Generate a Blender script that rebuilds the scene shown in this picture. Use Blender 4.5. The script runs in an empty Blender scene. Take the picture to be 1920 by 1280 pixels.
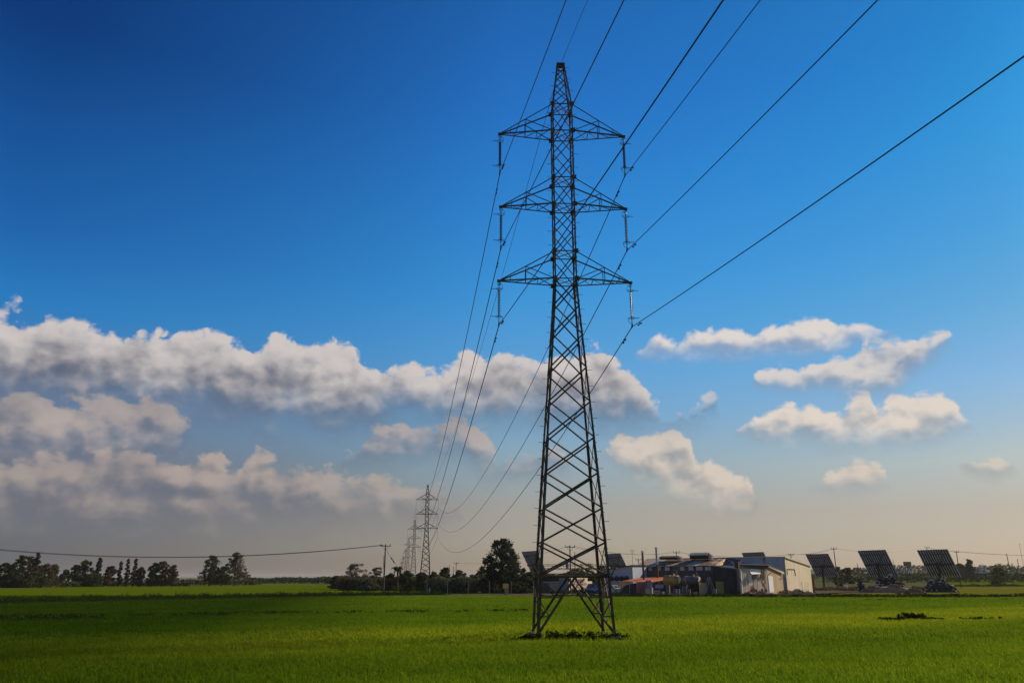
import bpy, math, random
import numpy as np
from mathutils import Vector, Matrix
C = bpy.context.scene
COL = C.collection
R = math.radians
# ------------------------------------------------------------------ camera
TH = R(16.84); F = 1470.0; CH = 2.5          # pitch, focal length in photo pixels, eye height
cam = bpy.data.cameras.new('camera'); camo = bpy.data.objects.new('camera', cam); COL.objects.link(camo)
cam.sensor_width = 36; cam.lens = F / 1920 * 36; cam.clip_end = 20000; cam.clip_start = 0.1
camo.location = (0, 0, CH); camo.rotation_euler = (math.pi / 2 + TH, 0, 0)
C.camera = camo
def ray(px, py):
    dx = (px - 960) / F; dy = (640 - py) / F
    return Vector((dx, math.cos(TH) - dy * math.sin(TH), math.sin(TH) + dy * math.cos(TH)))
def P(px, py, Y):                               # point on the ray at world depth Y
    r = ray(px, py); return Vector((r.x / r.y * Y, Y, CH + r.z / r.y * Y))
def GX(px, Y, z=0.0):                           # world x of a thing seen at column px standing at depth Y, height z
    Z = Y * math.cos(TH) + (z - CH) * math.sin(TH); return (px - 960) / F * Z
def ZH(py, Y):
    return P(960, py, Y).z
def GY(py):                                     # ground depth seen at row py
    r = ray(960, py); return -CH * r.y / r.z
def AE(px, py):
    r = ray(px, py).normalized(); return math.degrees(math.atan2(r.x, r.y)), math.degrees(math.asin(r.z))
# ------------------------------------------------------------------ light
SAZ, SEL = R(63), R(29)
C.view_settings.view_transform = 'Standard'; C.view_settings.look = 'None'
C.view_settings.exposure = 0.0; C.view_settings.gamma = 1.0
C.view_settings.use_curve_mapping = False
sl = bpy.data.lights.new('sun', 'SUN'); sl.energy = 4.6; sl.angle = R(0.6); sl.color = (1.0, 0.80, 0.56)
so = bpy.data.objects.new('sun', sl); COL.objects.link(so)
sd = Vector((math.sin(SAZ) * math.cos(SEL), math.cos(SAZ) * math.cos(SEL), math.sin(SEL)))
so.rotation_euler = sd.to_track_quat('Z', 'Y').to_euler(); so.location = (60, 30, 60)
# ------------------------------------------------------------------ sky with clouds (a function of direction only)
W = bpy.data.worlds.new('World'); C.world = W; W.use_nodes = True
nt = W.node_tree; nt.nodes.clear(); L = nt.links.new
def N_(t, **k):
    n = nt.nodes.new(t)
    for a, b in k.items(): setattr(n, a, b)
    return n
def sock(s, v):
    if isinstance(v, (int, float)): s.default_value = v
    elif isinstance(v, (tuple, list)): s.default_value = tuple(v) + ((1.0,) if len(s.default_value) == 4 and len(v) == 3 else ())
    else: L(v, s)
def M(op, a, b=None, c=None, clamp=False):
    n = N_('ShaderNodeMath', operation=op, use_clamp=clamp); sock(n.inputs[0], a)
    if b is not None: sock(n.inputs[1], b)
    if c is not None: sock(n.inputs[2], c)
    return n.outputs[0]
def SS(v, lo, hi, tlo=0.0, thi=1.0):
    n = N_('ShaderNodeMapRange', interpolation_type='SMOOTHSTEP'); sock(n.inputs[0], v)
    sock(n.inputs[1], lo); sock(n.inputs[2], hi); sock(n.inputs[3], tlo); sock(n.inputs[4], thi); return n.outputs[0]
def MIX(f, a, b, mode='MIX'):
    n = N_('ShaderNodeMix', data_type='RGBA', blend_type=mode); sock(n.inputs[0], f); sock(n.inputs[6], a); sock(n.inputs[7], b)
    return n.outputs[2]
def RAMP(f, stops, interp='LINEAR'):
    n = N_('ShaderNodeValToRGB'); cr = n.color_ramp; cr.interpolation = interp
    while len(cr.elements) < len(stops): cr.elements.new(0.5)
    for e, (p, c) in zip(cr.elements, stops): e.position = p; e.color = tuple(c) + (1,)
    sock(n.inputs[0], f); return n.outputs[0]
def s2l(*c): return tuple(((v / 255 / 12.92) if v / 255 <= .04045 else ((v / 255 + .055) / 1.055) ** 2.4) for v in c)
tc = N_('ShaderNodeTexCoord'); sx = N_('ShaderNodeSeparateXYZ'); L(tc.outputs['Generated'], sx.inputs[0])
az = M('MULTIPLY', M('ARCTAN2', sx.outputs[0], sx.outputs[1]), 57.29578)
el = M('MULTIPLY', M('ARCSINE', sx.outputs[2]), 57.29578)
sky = N_('ShaderNodeTexSky', sky_type='NISHITA'); sky.sun_disc = False; sky.sun_elevation = SEL; sky.sun_rotation = SAZ
sky.air_density = 1.0; sky.dust_density = 0.6; sky.ozone_density = 3.0; sky.altitude = 0
nish = sky.outputs[0]
# polarising filter and dusty horizon: a tint on the physical sky by elevation, at three azimuths
STA = {
 'l': [(33.7, (0.038, 0.293, 0.722)), (27.9, (0.067, 0.487, 1.002)), (21.7, (0.109, 0.612, 1.148)), (17.1, (0.145, 0.821, 1.292)), (12.1, (0.261, 0.774, 1.105)), (7.3, (0.391, 0.424, 0.492)), (4.2, (0.356, 0.305, 0.345)), (1.1, (0.258, 0.261, 0.376))],
 'm': [(40.2, (0.124, 0.693, 1.289)), (33.5, (0.15, 0.818, 1.474)), (26.1, (0.197, 0.975, 1.498)), (20.5, (0.264, 1.066, 1.444)), (14.5, (0.54, 1.03, 1.22)), (8.7, (0.84, 0.84, 0.78)), (4.9, (0.86, 0.62, 0.52)), (1.3, (0.66, 0.55, 0.54))],
 'r': [(33.7, (0.077, 0.653, 1.081)), (28.0, (0.106, 0.719, 1.089)), (21.8, (0.194, 0.725, 1.004)), (17.1, (0.316, 0.743, 0.895)), (12.1, (0.54, 0.75, 0.85)), (7.3, (0.78, 0.68, 0.57)), (4.2, (0.64, 0.50, 0.44)), (1.1, (0.51, 0.46, 0.48))]}
e01 = M('DIVIDE', el, 45.0, clamp=True)
def st(k): return RAMP(e01, [(e / 45, tuple(c / 2 for c in col)) for e, col in reversed(STA[k])], 'EASE' if 0 else 'LINEAR')
tl, tm, tr = st('l'), st('m'), st('r')
wl = M('DIVIDE', M('ADD', az, 34.0), 34.0, clamp=True); wr = M('DIVIDE', az, 34.0, clamp=True)
tint = MIX(wr, MIX(wl, tl, tm), tr)
skyc = MIX(1.0, nish, MIX(1.0, tint, (2, 2, 2), 'MULTIPLY'), 'MULTIPLY')
# --- clouds: each layer runs along the horizon between a base line and a top line, broken up by billowing noise
def noise(vec, sc, det, rough, dist=0.0):
    n = N_('ShaderNodeTexNoise', noise_dimensions='2D'); L(vec, n.inputs['Vector'])
    n.inputs['Scale'].default_value = sc; n.inputs['Detail'].default_value = det; n.inputs['Roughness'].default_value = rough
    n.inputs['Distortion'].default_value = dist; return n.outputs['Fac']
def voro(vec, sc, det):
    n = N_('ShaderNodeTexVoronoi', voronoi_dimensions='2D', feature='SMOOTH_F1'); L(vec, n.inputs['Vector'])
    n.inputs['Scale'].default_value = sc; n.inputs['Detail'].default_value = det; n.inputs['Roughness'].default_value = 0.55
    n.inputs['Smoothness'].default_value = 0.7; return n.outputs['Distance']
def coords(da, de):
    c = N_('ShaderNodeCombineXYZ'); L(M('ADD', az, da), c.inputs[0]); L(M('MULTIPLY', M('ADD', el, de), 1.35), c.inputs[1])
    # domain warp
    w = N_('ShaderNodeTexNoise', noise_dimensions='2D'); L(c.outputs[0], w.inputs['Vector']); w.inputs['Scale'].default_value = 0.6; w.inputs['Detail'].default_value = 6
    v1 = N_('ShaderNodeVectorMath', operation='MULTIPLY_ADD'); L(w.outputs['Color'], v1.inputs[0]); v1.inputs[1].default_value = (1.1, 1.1, 0); L(c.outputs[0], v1.inputs[2])
    return v1.outputs[0]
def billow(da, de):
    v = coords(da, de)
    f = noise(v, 0.26, 6, 0.50); b = voro(v, 0.38, 3.0)
    return M('ADD', M('MULTIPLY', f, 1.25), M('MULTIPLY', M('SUBTRACT', 0.45, b), 1.05)), v
n0, v0 = billow(0, 0)
def puff(da, de):                                   # the same billows, smooth enough to shade
    v = coords(da, de)
    return M('ADD', noise(v, 0.26, 2.5, 0.45), M('MULTIPLY', voro(v, 0.38, 1.9), -0.75))
# rises where the cloud faces the sun (right and up)
relief = M('MULTIPLY', M('SUBTRACT', puff(0, 0), puff(0.55, 0.65)), SS(el, 3.0, 12.0, 0.6, 1.0))
fine = noise(v0, 1.3, 6, 0.62)
wisp = noise(v0, 0.18, 3, 0.5)
nb = M('ADD', M('SUBTRACT', n0, 0.47), M('MULTIPLY', M('SUBTRACT', fine, 0.5), 0.22))
LIT = s2l(214, 199, 187); SHD = s2l(96, 100, 116)
def curve(pts):
    n = N_('ShaderNodeFloatCurve'); c = n.mapping.curves[0]
    P2 = sorted(((AE(x, y)[0] + 40) / 80, AE(x, y)[1] / 20) for x, y in pts)
    Q = [P2[0]]
    for p in P2[1:]:
        if p[0] - Q[-1][0] > 0.0035: Q.append(p)
    Q = [(max(0.0, p[0]), p[1]) for p in Q]
    c.points[0].location = Q[0]; c.points[1].location = Q[-1]
    for p in Q[1:-1]: c.points.new(*p)
    for p in c.points: p.handle_type = 'AUTO_CLAMPED'
    n.mapping.extend = 'HORIZONTAL'; n.mapping.update()
    sock(n.inputs[0], 1.0); L(M('DIVIDE', M('ADD', az, 40.0), 80.0, clamp=True), n.inputs[1])
    return M('MULTIPLY', n.outputs[0], 20.0)
def tidy(top, base):
    """close each cloud off softly: thin towards its ends, then top and base cross over and part"""
    top, base = sorted(top), sorted(base); xs = sorted({x for x, _ in top} | {x for x, _ in base})
    T = np.interp(xs, [x for x, _ in top], [y for _, y in top]); B = np.interp(xs, [x for x, _ in base], [y for _, y in base])
    runs, cur = [], []
    for x, t, b in zip(xs, T, B):
        if t < b + 25: cur.append((x, min(t, b + 10), b))
        elif cur: runs.append(cur); cur = []
    if cur: runs.append(cur)
    nt_, nb_ = [], []
    for i, r in enumerate(runs):
        x0, x1 = r[0][0], r[-1][0]; lo = (x0 - runs[i - 1][-1][0]) / 2 if i else 400; hi = (runs[i + 1][0][0] - x1) / 2 if i + 1 < len(runs) else 400
        m0 = (r[0][1] + r[0][2]) / 2; m1 = (r[-1][1] + r[-1][2]) / 2
        for d in (90, 45, 16):
            if d <= lo and x0 > -30: k = {90: 95, 45: 42, 16: 8}[d]; nt_.append((x0 - d, m0 + k)); nb_.append((x0 - d, m0 - k))
        for x, t, b in r: nt_.append((x, t)); nb_.append((x, b))
        for d in (16, 45, 90):
            if d <= hi and x1 < 1950: k = {90: 95, 45: 42, 16: 8}[d]; nt_.append((x1 + d, m1 + k)); nb_.append((x1 + d, m1 - k))
    return nt_, nb_
def layer(col, top, base, amp, soft, opac, lit, shd, lift=0.0, basesoft=1.0, rel=1.25, grow=0.22):
    top, base = tidy(top, base); t = curve(top); b = curve(base)
    up = M('SUBTRACT', t, el); dn = M('SUBTRACT', el, b)
    na = M('MULTIPLY', nb, amp)
    su = M('ADD', M('ADD', up, na), grow); sb = M('ADD', M('ADD', dn, M('MULTIPLY', na, 0.5)), grow)
    s = M('SMOOTH_MIN', su, sb, 0.3)
    a = M('MULTIPLY', M('MULTIPLY', SS(su, -0.10, soft * 0.55), SS(sb, -soft * 0.6 * basesoft, soft * 1.3 * basesoft)), opac)
    h = M('DIVIDE', dn, M('MAXIMUM', M('SUBTRACT', t, b), 0.4))
    h = M('ADD', h, M('MULTIPLY', nb, -0.10))
    sh = M('ADD', M('ADD', M('MULTIPLY_ADD', h, 1.15, -0.08), M('MULTIPLY', relief, rel)), M('ADD', M('MULTIPLY', M('SUBTRACT', wisp, 0.5), 1.1), M('MULTIPLY_ADD', M('SUBTRACT', fine, 0.5), 0.30, lift)))
    edge = SS(su, 0.0, 0.9, 0.16, 0.0)
    k = SS(M('ADD', sh, edge), -0.25, 1.15)
    cc = MIX(k, tuple(v * 10 for v in shd), tuple(v * 10 for v in lit))
    return MIX(a, col, cc)
def gap(x0, x1, y0, y1):  # a stretch with no cloud: top drops under the base
    return [(x0, y1), (x1, y1)], [(x0, y0), (x1, y0)]
NO_T, NO_B = 1060, 900          # where a layer has no cloud its top lies far below its base
sk = skyc
ve = M('MULTIPLY', M('MULTIPLY', SS(el, 2.0, 5.0), SS(el, 17.0, 10.0)), SS(M('ADD', az, M('MULTIPLY', wisp, 14.0)), 8.0, -24.0))
sk = MIX(M('MULTIPLY', ve, 0.42), sk, tuple(v * 10 for v in s2l(124, 122, 132)))
# far low grey bank on the left
sk = layer(sk, [(-40,858),(60,856),(160,850),(240,838),(330,852),(400,850),(440,880),(470,845),(520,868),(600,872),(700,888),(790,898),(860,930),(960,1000),(1000,NO_T),(1960,NO_T)],
               [(-40,985),(300,985),(700,975),(860,960),(960,930),(1000,NO_B),(1960,NO_B)], 1.9, 1.5, 0.80, s2l(182,166,156), s2l(98,103,118), 0.0, 2.2, 1.5, .45)
# middle tier
sk = layer(sk, [(-40,738),(60,735),(200,738),(300,750),(350,785),(400,900),(440,885),(500,905),(600,900),(650,850),(700,812),(760,792),(830,790),(900,800),(950,850),(1000,838),(1060,850),(1090,NO_T-80),(1120,NO_T),(1960,NO_T)],
               [(-40,865),(200,865),(300,860),(350,815),(440,800),(600,800),(650,862),(760,858),(850,850),(900,880),(1000,885),(1060,875),(1090,NO_B-80),(1120,NO_B-100),(1960,NO_B-100)], 1.8, 1.2, 0.84, s2l(190,175,166), s2l(98,106,124), 0.0, 2.0, 1.4, .45)
# right side: long slanting cloud low in the middle and small ones
sk = layer(sk, [(-40,NO_T),(1100,NO_T),(1125,850),(1150,832),(1190,826),(1225,812),(1262,812),(1290,832),(1310,868),(1350,880),(1400,900),(1425,940),(1440,NO_T),(1500,NO_T),(1525,915),(1570,880),(1600,866),(1650,872),(1668,900),(1690,NO_T),(1795,NO_T),(1815,872),(1850,866),(1890,864),(1905,NO_T),(1960,NO_T)],
               [(-40,NO_B),(1100,NO_B),(1125,842),(1150,862),(1190,890),(1240,915),(1300,932),(1350,948),(1400,950),(1425,935),(1440,NO_B),(1500,NO_B),(1525,905),(1570,914),(1650,914),(1668,905),(1690,NO_B),(1795,NO_B),(1815,872),(1850,882),(1890,874),(1905,NO_B),(1960,NO_B)], 1.2, 0.9, 0.88, s2l(218,203,188), s2l(150,152,156), 0.1, 1.4, 1.5, .45)
sk = layer(sk, [(-40,NO_T-100),(1355,NO_T-100),(1385,800),(1430,788),(1470,768),(1515,760),(1550,778),(1590,760),(1625,746),(1650,770),(1680,745),(1760,748),(1790,765),(1812,790),(1835,NO_T-100),(1960,NO_T-100)],
               [(-40,NO_B-150),(1355,NO_B-150),(1385,812),(1450,826),(1600,830),(1700,826),(1760,812),(1812,792),(1835,NO_B-150),(1960,NO_B-150)], 1.0, 0.8, 0.95, s2l(226,213,200), s2l(146,158,170), 0.1, 1.6, 1.5, .45)
sk = layer(sk, [(-40,NO_T-200),(1395,NO_T-200),(1425,708),(1480,694),(1540,690),(1590,670),(1625,648),(1700,645),(1740,650),(1775,632),(1800,NO_T-200),(1960,NO_T-200)],
               [(-40,NO_B-250),(1395,NO_B-250),(1425,722),(1500,728),(1600,730),(1660,728),(1700,706),(1740,672),(1775,642),(1800,NO_B-250),(1960,NO_B-250)], 1.0, 0.7, 0.9, s2l(220,210,202), s2l(138,154,174), 0.08, 1.6, 1.5, .5)
sk = layer(sk, [(-40,NO_T-250),(1180,NO_T-250),(1203,650),(1230,634),(1262,648),(1300,634),(1370,628),(1420,630),(1480,612),(1540,600),(1590,602),(1640,612),(1658,620),(1680,NO_T-250),(1960,NO_T-250)],
               [(-40,NO_B-300),(1180,NO_B-300),(1203,664),(1260,664),(1330,668),(1430,664),(1520,662),(1580,648),(1640,630),(1658,624),(1680,NO_B-300),(1960,NO_B-300)], 0.85, 0.65, 0.92, s2l(226,216,208), s2l(146,162,186), 0.05, 1.6, 1.5, .4)
# the big bank
sk = layer(sk, [(-40,572),(0,575),(28,580),(50,602),(90,592),(112,606),(150,612),(190,628),(222,618),(262,622),(275,640),(330,634),(390,632),(440,646),(480,654),(515,636),(545,632),(590,642),(655,636),(668,660),(685,684),(720,692),(750,690),(800,694),(845,690),(862,676),(905,672),(945,672),(975,686),(1010,692),(1045,682),(1075,662),(1110,654),(1140,672),(1175,705),(1205,722),(1225,760),(1260,772),(1310,762),(1335,752),(1350,NO_T-250),(1960,NO_T-250)],
               [(-40,752),(0,756),(200,758),(350,770),(450,786),(560,790),(650,798),(700,792),(745,776),(800,786),(900,790),(1000,788),(1100,796),(1200,792),(1260,786),(1310,778),(1335,762),(1350,NO_B-300),(1960,NO_B-300)], 1.55, 0.95, 0.95, s2l(208,199,194), s2l(96,101,116), -0.06, 2.6, 0.75, .55)
bgn = N_('ShaderNodeBackground'); L(sk, bgn.inputs[0]); bgn.inputs[1].default_value = 0.1
wo = N_('ShaderNodeOutputWorld'); L(bgn.outputs[0], wo.inputs[0])
W.cycles.sampling_method = 'MANUAL'; W.cycles.sample_map_resolution = 512
# ------------------------------------------------------------------ helpers
random.seed(11); rng = np.random.default_rng(11)
def gz(x, y):                                    # ground height: flat plain that rises gently far to the right
    def s(v, a, b):
        t = min(1, max(0, (v - a) / (b - a))); return t * t * (3 - 2 * t)
    return 6.5 * s(y, 300, 640) * s(x, 40, 190) + 26 * s(y, 1100, 3200) * s(x, 200, 1100) + 9 * s(y, 1600, 4200)
def tag(o, label=None, cat=None, group=None, kind=None):
    if label: o['label'] = label
    if cat: o['category'] = cat
    if group: o['group'] = group
    if kind: o['kind'] = kind
    return o
def empty(name, loc, rz=0, label=None, cat=None, group=None):
    o = bpy.data.objects.new(name, None); COL.objects.link(o); o.location = loc; o.rotation_euler = (0, 0, rz)
    o.empty_display_size = 0.3
    return tag(o, label, cat, group)
WK = [1.0]                                        # far things get sturdier bars
class MB:
    def __init__(s): s.v = []; s.f = []
    def add(s, vs, fs):
        n = len(s.v); s.v += [tuple(v) for v in vs]; s.f += [tuple(i + n for i in f) for f in fs]; return s
    def box(s, c, sz, rz=0.0, m=None):
        c = Vector(c); h = Vector(sz) / 2; q = Matrix.Rotation(rz, 3, 'Z') if m is None else m
        vs = [c + q @ Vector((sx * h.x, sy * h.y, sz_ * h.z)) for sx in (-1, 1) for sy in (-1, 1) for sz_ in (-1, 1)]
        return s.add(vs, [(0, 1, 3, 2), (4, 6, 7, 5), (0, 4, 5, 1), (2, 3, 7, 6), (0, 2, 6, 4), (1, 5, 7, 3)])
    def bar(s, a, b, w, h=None, up=(0, 0, 1)):      # rectangular bar
        a = Vector(a); b = Vector(b); d = b - a; L_ = d.length; w *= WK[0]; h = h * WK[0] if h else h
        if L_ < 1e-6: return s
        d /= L_; u = Vector(up)
        if abs(d.dot(u)) > 0.97: u = Vector((1, 0, 0)) if abs(d.x) < 0.9 else Vector((0, 1, 0))
        x = d.cross(u).normalized(); y = x.cross(d)
        m = Matrix((x, d, y)).transposed()
        return s.box((a + b) / 2, (w, L_, h or w), m=m)
    def angle(s, a, b, w, out, t=0.012):            # L-shaped steel angle, its corner turned towards 'out'
        w *= WK[0]; t *= WK[0]; a = Vector(a); b = Vector(b); d = (b - a).normalized(); o = Vector(out); o = (o - d * o.dot(d)).normalized()
        side = d.cross(o)
        p = (o + side).normalized(); q = (o - side).normalized()
        for u, v in ((p, q), (q, p)):
            c = (a + b) / 2 - u * (w / 2) + v * 0
            m = Matrix((u, d, v)).transposed()
            s.box(c, (w, (b - a).length, t), m=m)
        return s
    def tube(s, pts, r, n=6, cap=True):
        pts = [Vector(p) for p in pts]; k = len(pts); rs = r if isinstance(r, (list, tuple)) else [r] * k; base = len(s.v)
        for i, p in enumerate(pts):
            d = (pts[min(i + 1, k - 1)] - pts[max(i - 1, 0)]).normalized()
            u = Vector((0, 0, 1)) if abs(d.z) < 0.9 else Vector((1, 0, 0))
            x = d.cross(u).normalized(); y = d.cross(x)
            for j in range(n):
                a = 2 * math.pi * j / n; s.v.append(tuple(p + (x * math.cos(a) + y * math.sin(a)) * rs[i]))
        for i in range(k - 1):
            for j in range(n):
                a = base + i * n + j; b = base + i * n + (j + 1) % n; s.f.append((a, b, b + n, a + n))
        if cap: s.f.append(tuple(base + j for j in range(n))); s.f.append(tuple(base + (k - 1) * n + j for j in reversed(range(n))))
        return s
    def lathe(s, c, prof, n=12, axis=(0, 0, 1)):    # prof: (radius, distance along axis)
        ax = Vector(axis).normalized(); return s.tube([Vector(c) + ax * h for _, h in prof], [r for r, _ in prof], n)
    def poly(s, pts, th=0.0, nrm=None):             # flat polygon given thickness
        pts = [Vector(p) for p in pts]; n = len(pts)
        if not th: return s.add(pts, [tuple(range(n))])
        nn = Vector(nrm) if nrm is not None else (pts[1] - pts[0]).cross(pts[2] - pts[0]).normalized()
        q = [p - nn * th for p in pts]
        return s.add(pts + q, [tuple(range(n)), tuple(reversed(range(n, 2 * n)))] + [(i, i + n, (i + 1) % n + n, (i + 1) % n) for i in range(n)])
    def build(s, name, m, parent=None, smooth=False, loc=None):
        me = bpy.data.meshes.new(name); me.from_pydata(s.v, [], s.f); me.update()
        if smooth: me.polygons.foreach_set('use_smooth', [True] * len(me.polygons))
        o = bpy.data.objects.new(name, me); COL.objects.link(o); me.materials.append(m)
        if parent is not None: o.parent = parent
        if loc is not None: o.location = loc
        return o
def npmesh(name, V, Fq, m, parent=None):           # V (n,3), Fq (k,3|4)
    me = bpy.data.meshes.new(name); k, w = Fq.shape
    me.vertices.add(len(V)); me.vertices.foreach_set('co', V.astype(np.float32).ravel())
    me.loops.add(k * w); me.loops.foreach_set('vertex_index', Fq.astype(np.int32).ravel())
    me.polygons.add(k); me.polygons.foreach_set('loop_start', np.arange(0, k * w, w, dtype=np.int32))
    me.polygons.foreach_set('loop_total', np.full(k, w, dtype=np.int32)); me.update(calc_edges=True)
    o = bpy.data.objects.new(name, me); COL.objects.link(o); me.materials.append(m)
    if parent is not None: o.parent = parent
    return o
def kids(o): return [c for c in bpy.data.objects if c.parent == o]
def copy_tree(o, tree, parent=None):               # tree: {object: [children]} read once before the loop
    c = o.copy(); COL.objects.link(c)
    if parent is not None: c.parent = parent
    for ch in tree.get(o, []): copy_tree(ch, tree, c)
    return c
def child_map():
    d = {}
    for o in bpy.data.objects:
        if o.parent: d.setdefault(o.parent, []).append(o)
    return d
# ------------------------------------------------------------------ materials
class MT:
    def __init__(s, name):
        s.m = bpy.data.materials.new(name); s.m.use_nodes = True; s.t = s.m.node_tree; s.t.nodes.clear()
        s.out = s.n('ShaderNodeOutputMaterial'); s.pos = s.n('ShaderNodeNewGeometry').outputs['Position']
        s.obj = s.n('ShaderNodeTexCoord').outputs['Object']
    def n(s, t, **k):
        x = s.t.nodes.new(t)
        for a, b in k.items(): setattr(x, a, b)
        return x
    def set(s, i, v):
        if hasattr(v, 'links'): s.t.links.new(v, i)
        elif isinstance(v, (tuple, list)): i.default_value = tuple(v) + ((1.0,) if len(i.default_value) == 4 and len(v) == 3 else ())
        else: i.default_value = v
    def math(s, op, a, b=0.0, c=0.0, clamp=False):
        x = s.n('ShaderNodeMath', operation=op, use_clamp=clamp)
        for i, v in zip(x.inputs, (a, b, c)): s.set(i, v)
        return x.outputs[0]
    def noise(s, vec, sc, det=4, rough=.55, scale3=None):
        if scale3:
            mp = s.n('ShaderNodeVectorMath', operation='MULTIPLY'); s.set(mp.inputs[0], vec); mp.inputs[1].default_value = scale3; vec = mp.outputs[0]
        x = s.n('ShaderNodeTexNoise'); s.set(x.inputs['Vector'], vec); x.inputs['Scale'].default_value = sc
        x.inputs['Detail'].default_value = det; x.inputs['Roughness'].default_value = rough; return x.outputs['Fac']
    def ramp(s, f, stops):
        x = s.n('ShaderNodeValToRGB'); cr = x.color_ramp
        while len(cr.elements) < len(stops): cr.elements.new(.5)
        for e, (p, c) in zip(cr.elements, stops): e.position = p; e.color = tuple(c) + (1,)
        s.set(x.inputs[0], f); return x.outputs[0]
    def mix(s, f, a, b, mode='MIX'):
        x = s.n('ShaderNodeMix', data_type='RGBA', blend_type=mode); s.set(x.inputs[0], f); s.set(x.inputs[6], a); s.set(x.inputs[7], b); return x.outputs[2]
    def bump(s, h, strength=.5, dist=.05):
        x = s.n('ShaderNodeBump'); x.inputs['Strength'].default_value = strength; x.inputs['Distance'].default_value = dist; s.set(x.inputs['Height'], h); return x.outputs[0]
    def dot(s, vec, d):
        x = s.n('ShaderNodeVectorMath', operation='DOT_PRODUCT'); s.set(x.inputs[0], vec); x.inputs[1].default_value = d; return x.outputs['Value']
    def pbr(s, col, rough=.8, metal=0.0, nrm=None, spec=.3):
        b = s.n('ShaderNodeBsdfPrincipled'); s.set(b.inputs['Base Color'], col); s.set(b.inputs['Roughness'], rough); s.set(b.inputs['Metallic'], metal)
        b.inputs['Specular IOR Level'].default_value = spec
        if nrm is not None: s.set(b.inputs['Normal'], nrm)
        s.set(s.out.inputs[0], b.outputs[0]); return s.m
    def matte(s, col, nrm=None):
        d = s.n('ShaderNodeBsdfDiffuse'); s.set(d.inputs[0], col)
        if nrm is not None: s.set(d.inputs['Normal'], nrm)
        s.set(s.out.inputs[0], d.outputs[0]); return s.m
    def leafy(s, col, trans=.35, tcol=None):
        d = s.n('ShaderNodeBsdfDiffuse'); s.set(d.inputs[0], col); t = s.n('ShaderNodeBsdfTranslucent'); s.set(t.inputs[0], tcol if tcol is not None else col)
        m = s.n('ShaderNodeMixShader'); m.inputs[0].default_value = trans; s.set(m.inputs[1], d.outputs[0]); s.set(m.inputs[2], t.outputs[0])
        s.set(s.out.inputs[0], m.outputs[0]); return s.m
def mat(name, col, rough=.8, metal=0.0, var=.25, sc=3.0, bump=0.0, dirt=None, spec=.3):
    t = MT(name); f = t.noise(t.pos, sc, 5, .6)
    c0 = tuple(v * (1 - var) for v in col); c1 = tuple(min(1, v * (1 + var)) for v in col)
    c = t.ramp(f, [(.3, c0), (.7, c1)])
    if dirt: c = t.mix(t.math('MULTIPLY', t.ramp(t.noise(t.pos, sc * .6, 6, .7), [(.5, (0, 0, 0)), (.62, (1, 1, 1))]), .8), c, dirt)
    return t.pbr(c, rough, metal, t.bump(t.noise(t.pos, sc * 6, 3), bump) if bump else None, spec)
E1 = (0.819, -0.574, 0); E2 = (0.574, 0.819, 0)   # along and into the factory
def corr(name, col, period=.35, rust=None, rust_amt=.5, d=E1, rough=.6, metal=0.0, streak=.35, bump=.5, spec=.3):
    t = MT(name); u = t.dot(t.pos, d)
    st = t.n('ShaderNodeTexWhiteNoise', noise_dimensions='1D'); t.set(st.inputs['W'], t.math('FLOOR', t.math('DIVIDE', u, period * 2.3)))
    v = t.math('MULTIPLY_ADD', st.outputs['Value'], streak, 1 - streak / 2)
    ns = t.noise(t.pos, 1.2, 6, .65, (1, 1, .25))
    v = t.math('MULTIPLY', v, t.math('MULTIPLY_ADD', ns, .7, .65))
    x = t.n('ShaderNodeCombineXYZ')
    for i in range(3): t.set(x.inputs[i], v)
    c = t.mix(1.0, col, x.outputs[0], 'MULTIPLY')
    if rust:
        rf = t.ramp(t.math('ADD', t.noise(t.pos, .5, 6, .7), t.math('MULTIPLY', t.math('SUBTRACT', st.outputs['Value'], .5), .3)), [(.62 - rust_amt * .25, (0, 0, 0)), (.66 - rust_amt * .15, (1, 1, 1))])
        c = t.mix(rf, c, rust)
    wv = t.math('SINE', t.math('MULTIPLY', u, 2 * math.pi / period))
    return t.pbr(c, max(rough, .8), metal, t.bump(wv, bump * .6, .03), .06)
def foliage(name, a, b, trans=.3, sc=1.3):
    t = MT(name); f = t.noise(t.pos, sc, 4, .6)
    return t.leafy(t.ramp(f, [(.32, a), (.68, b)]), trans)
M_steel = mat('weathered_steel', (.105, .072, .046), .75, 0, .35, 2.5, .2, dirt=(.19, .15, .11), spec=.15)
M_glass_ins = mat('insulator_glaze', (.035, .022, .016), .25, 0, .1, 5, spec=.6)
M_wire = mat('conductor_metal', (.045, .045, .048), .6, .4, .1, .2)
M_concrete = mat('concrete', (.20, .18, .15), .9, 0, .2, 4, .3)
M_wood = mat('pole_wood', (.10, .075, .055), .85, 0, .3, 5, .3)
M_dark = mat('dark_metal', (.03, .03, .032), .6, .2, .2, 3)
M_bark = mat('bark', (.055, .042, .032), .95, 0, .3, 4, .4)
M_cream = mat('cream_render', (.60, .50, .34), .85, 0, .10, .5, .1)
M_white = mat('white_paint', (.72, .70, .66), .6, 0, .08, 2)
M_glass = mat('window_glass', (.06, .07, .08), .15, 0, .2, 2, spec=.6)
M_rubber = mat('tyre_rubber', (.02, .02, .02), .8)
M_leafA = foliage('leaf_dark', (.026, .036, .012), (.115, .130, .048))
M_leafB = foliage('leaf_brown', (.055, .044, .022), (.165, .125, .070))
M_leafC = foliage('leaf_olive', (.050, .062, .030), (.190, .200, .115), .3, 1.6)
M_leafD = foliage('leaf_pine', (.022, .036, .022), (.085, .110, .062))
M_weed = foliage('leaf_weed', (.010, .019, .004), (.048, .078, .014), .2, 2.5)
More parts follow.
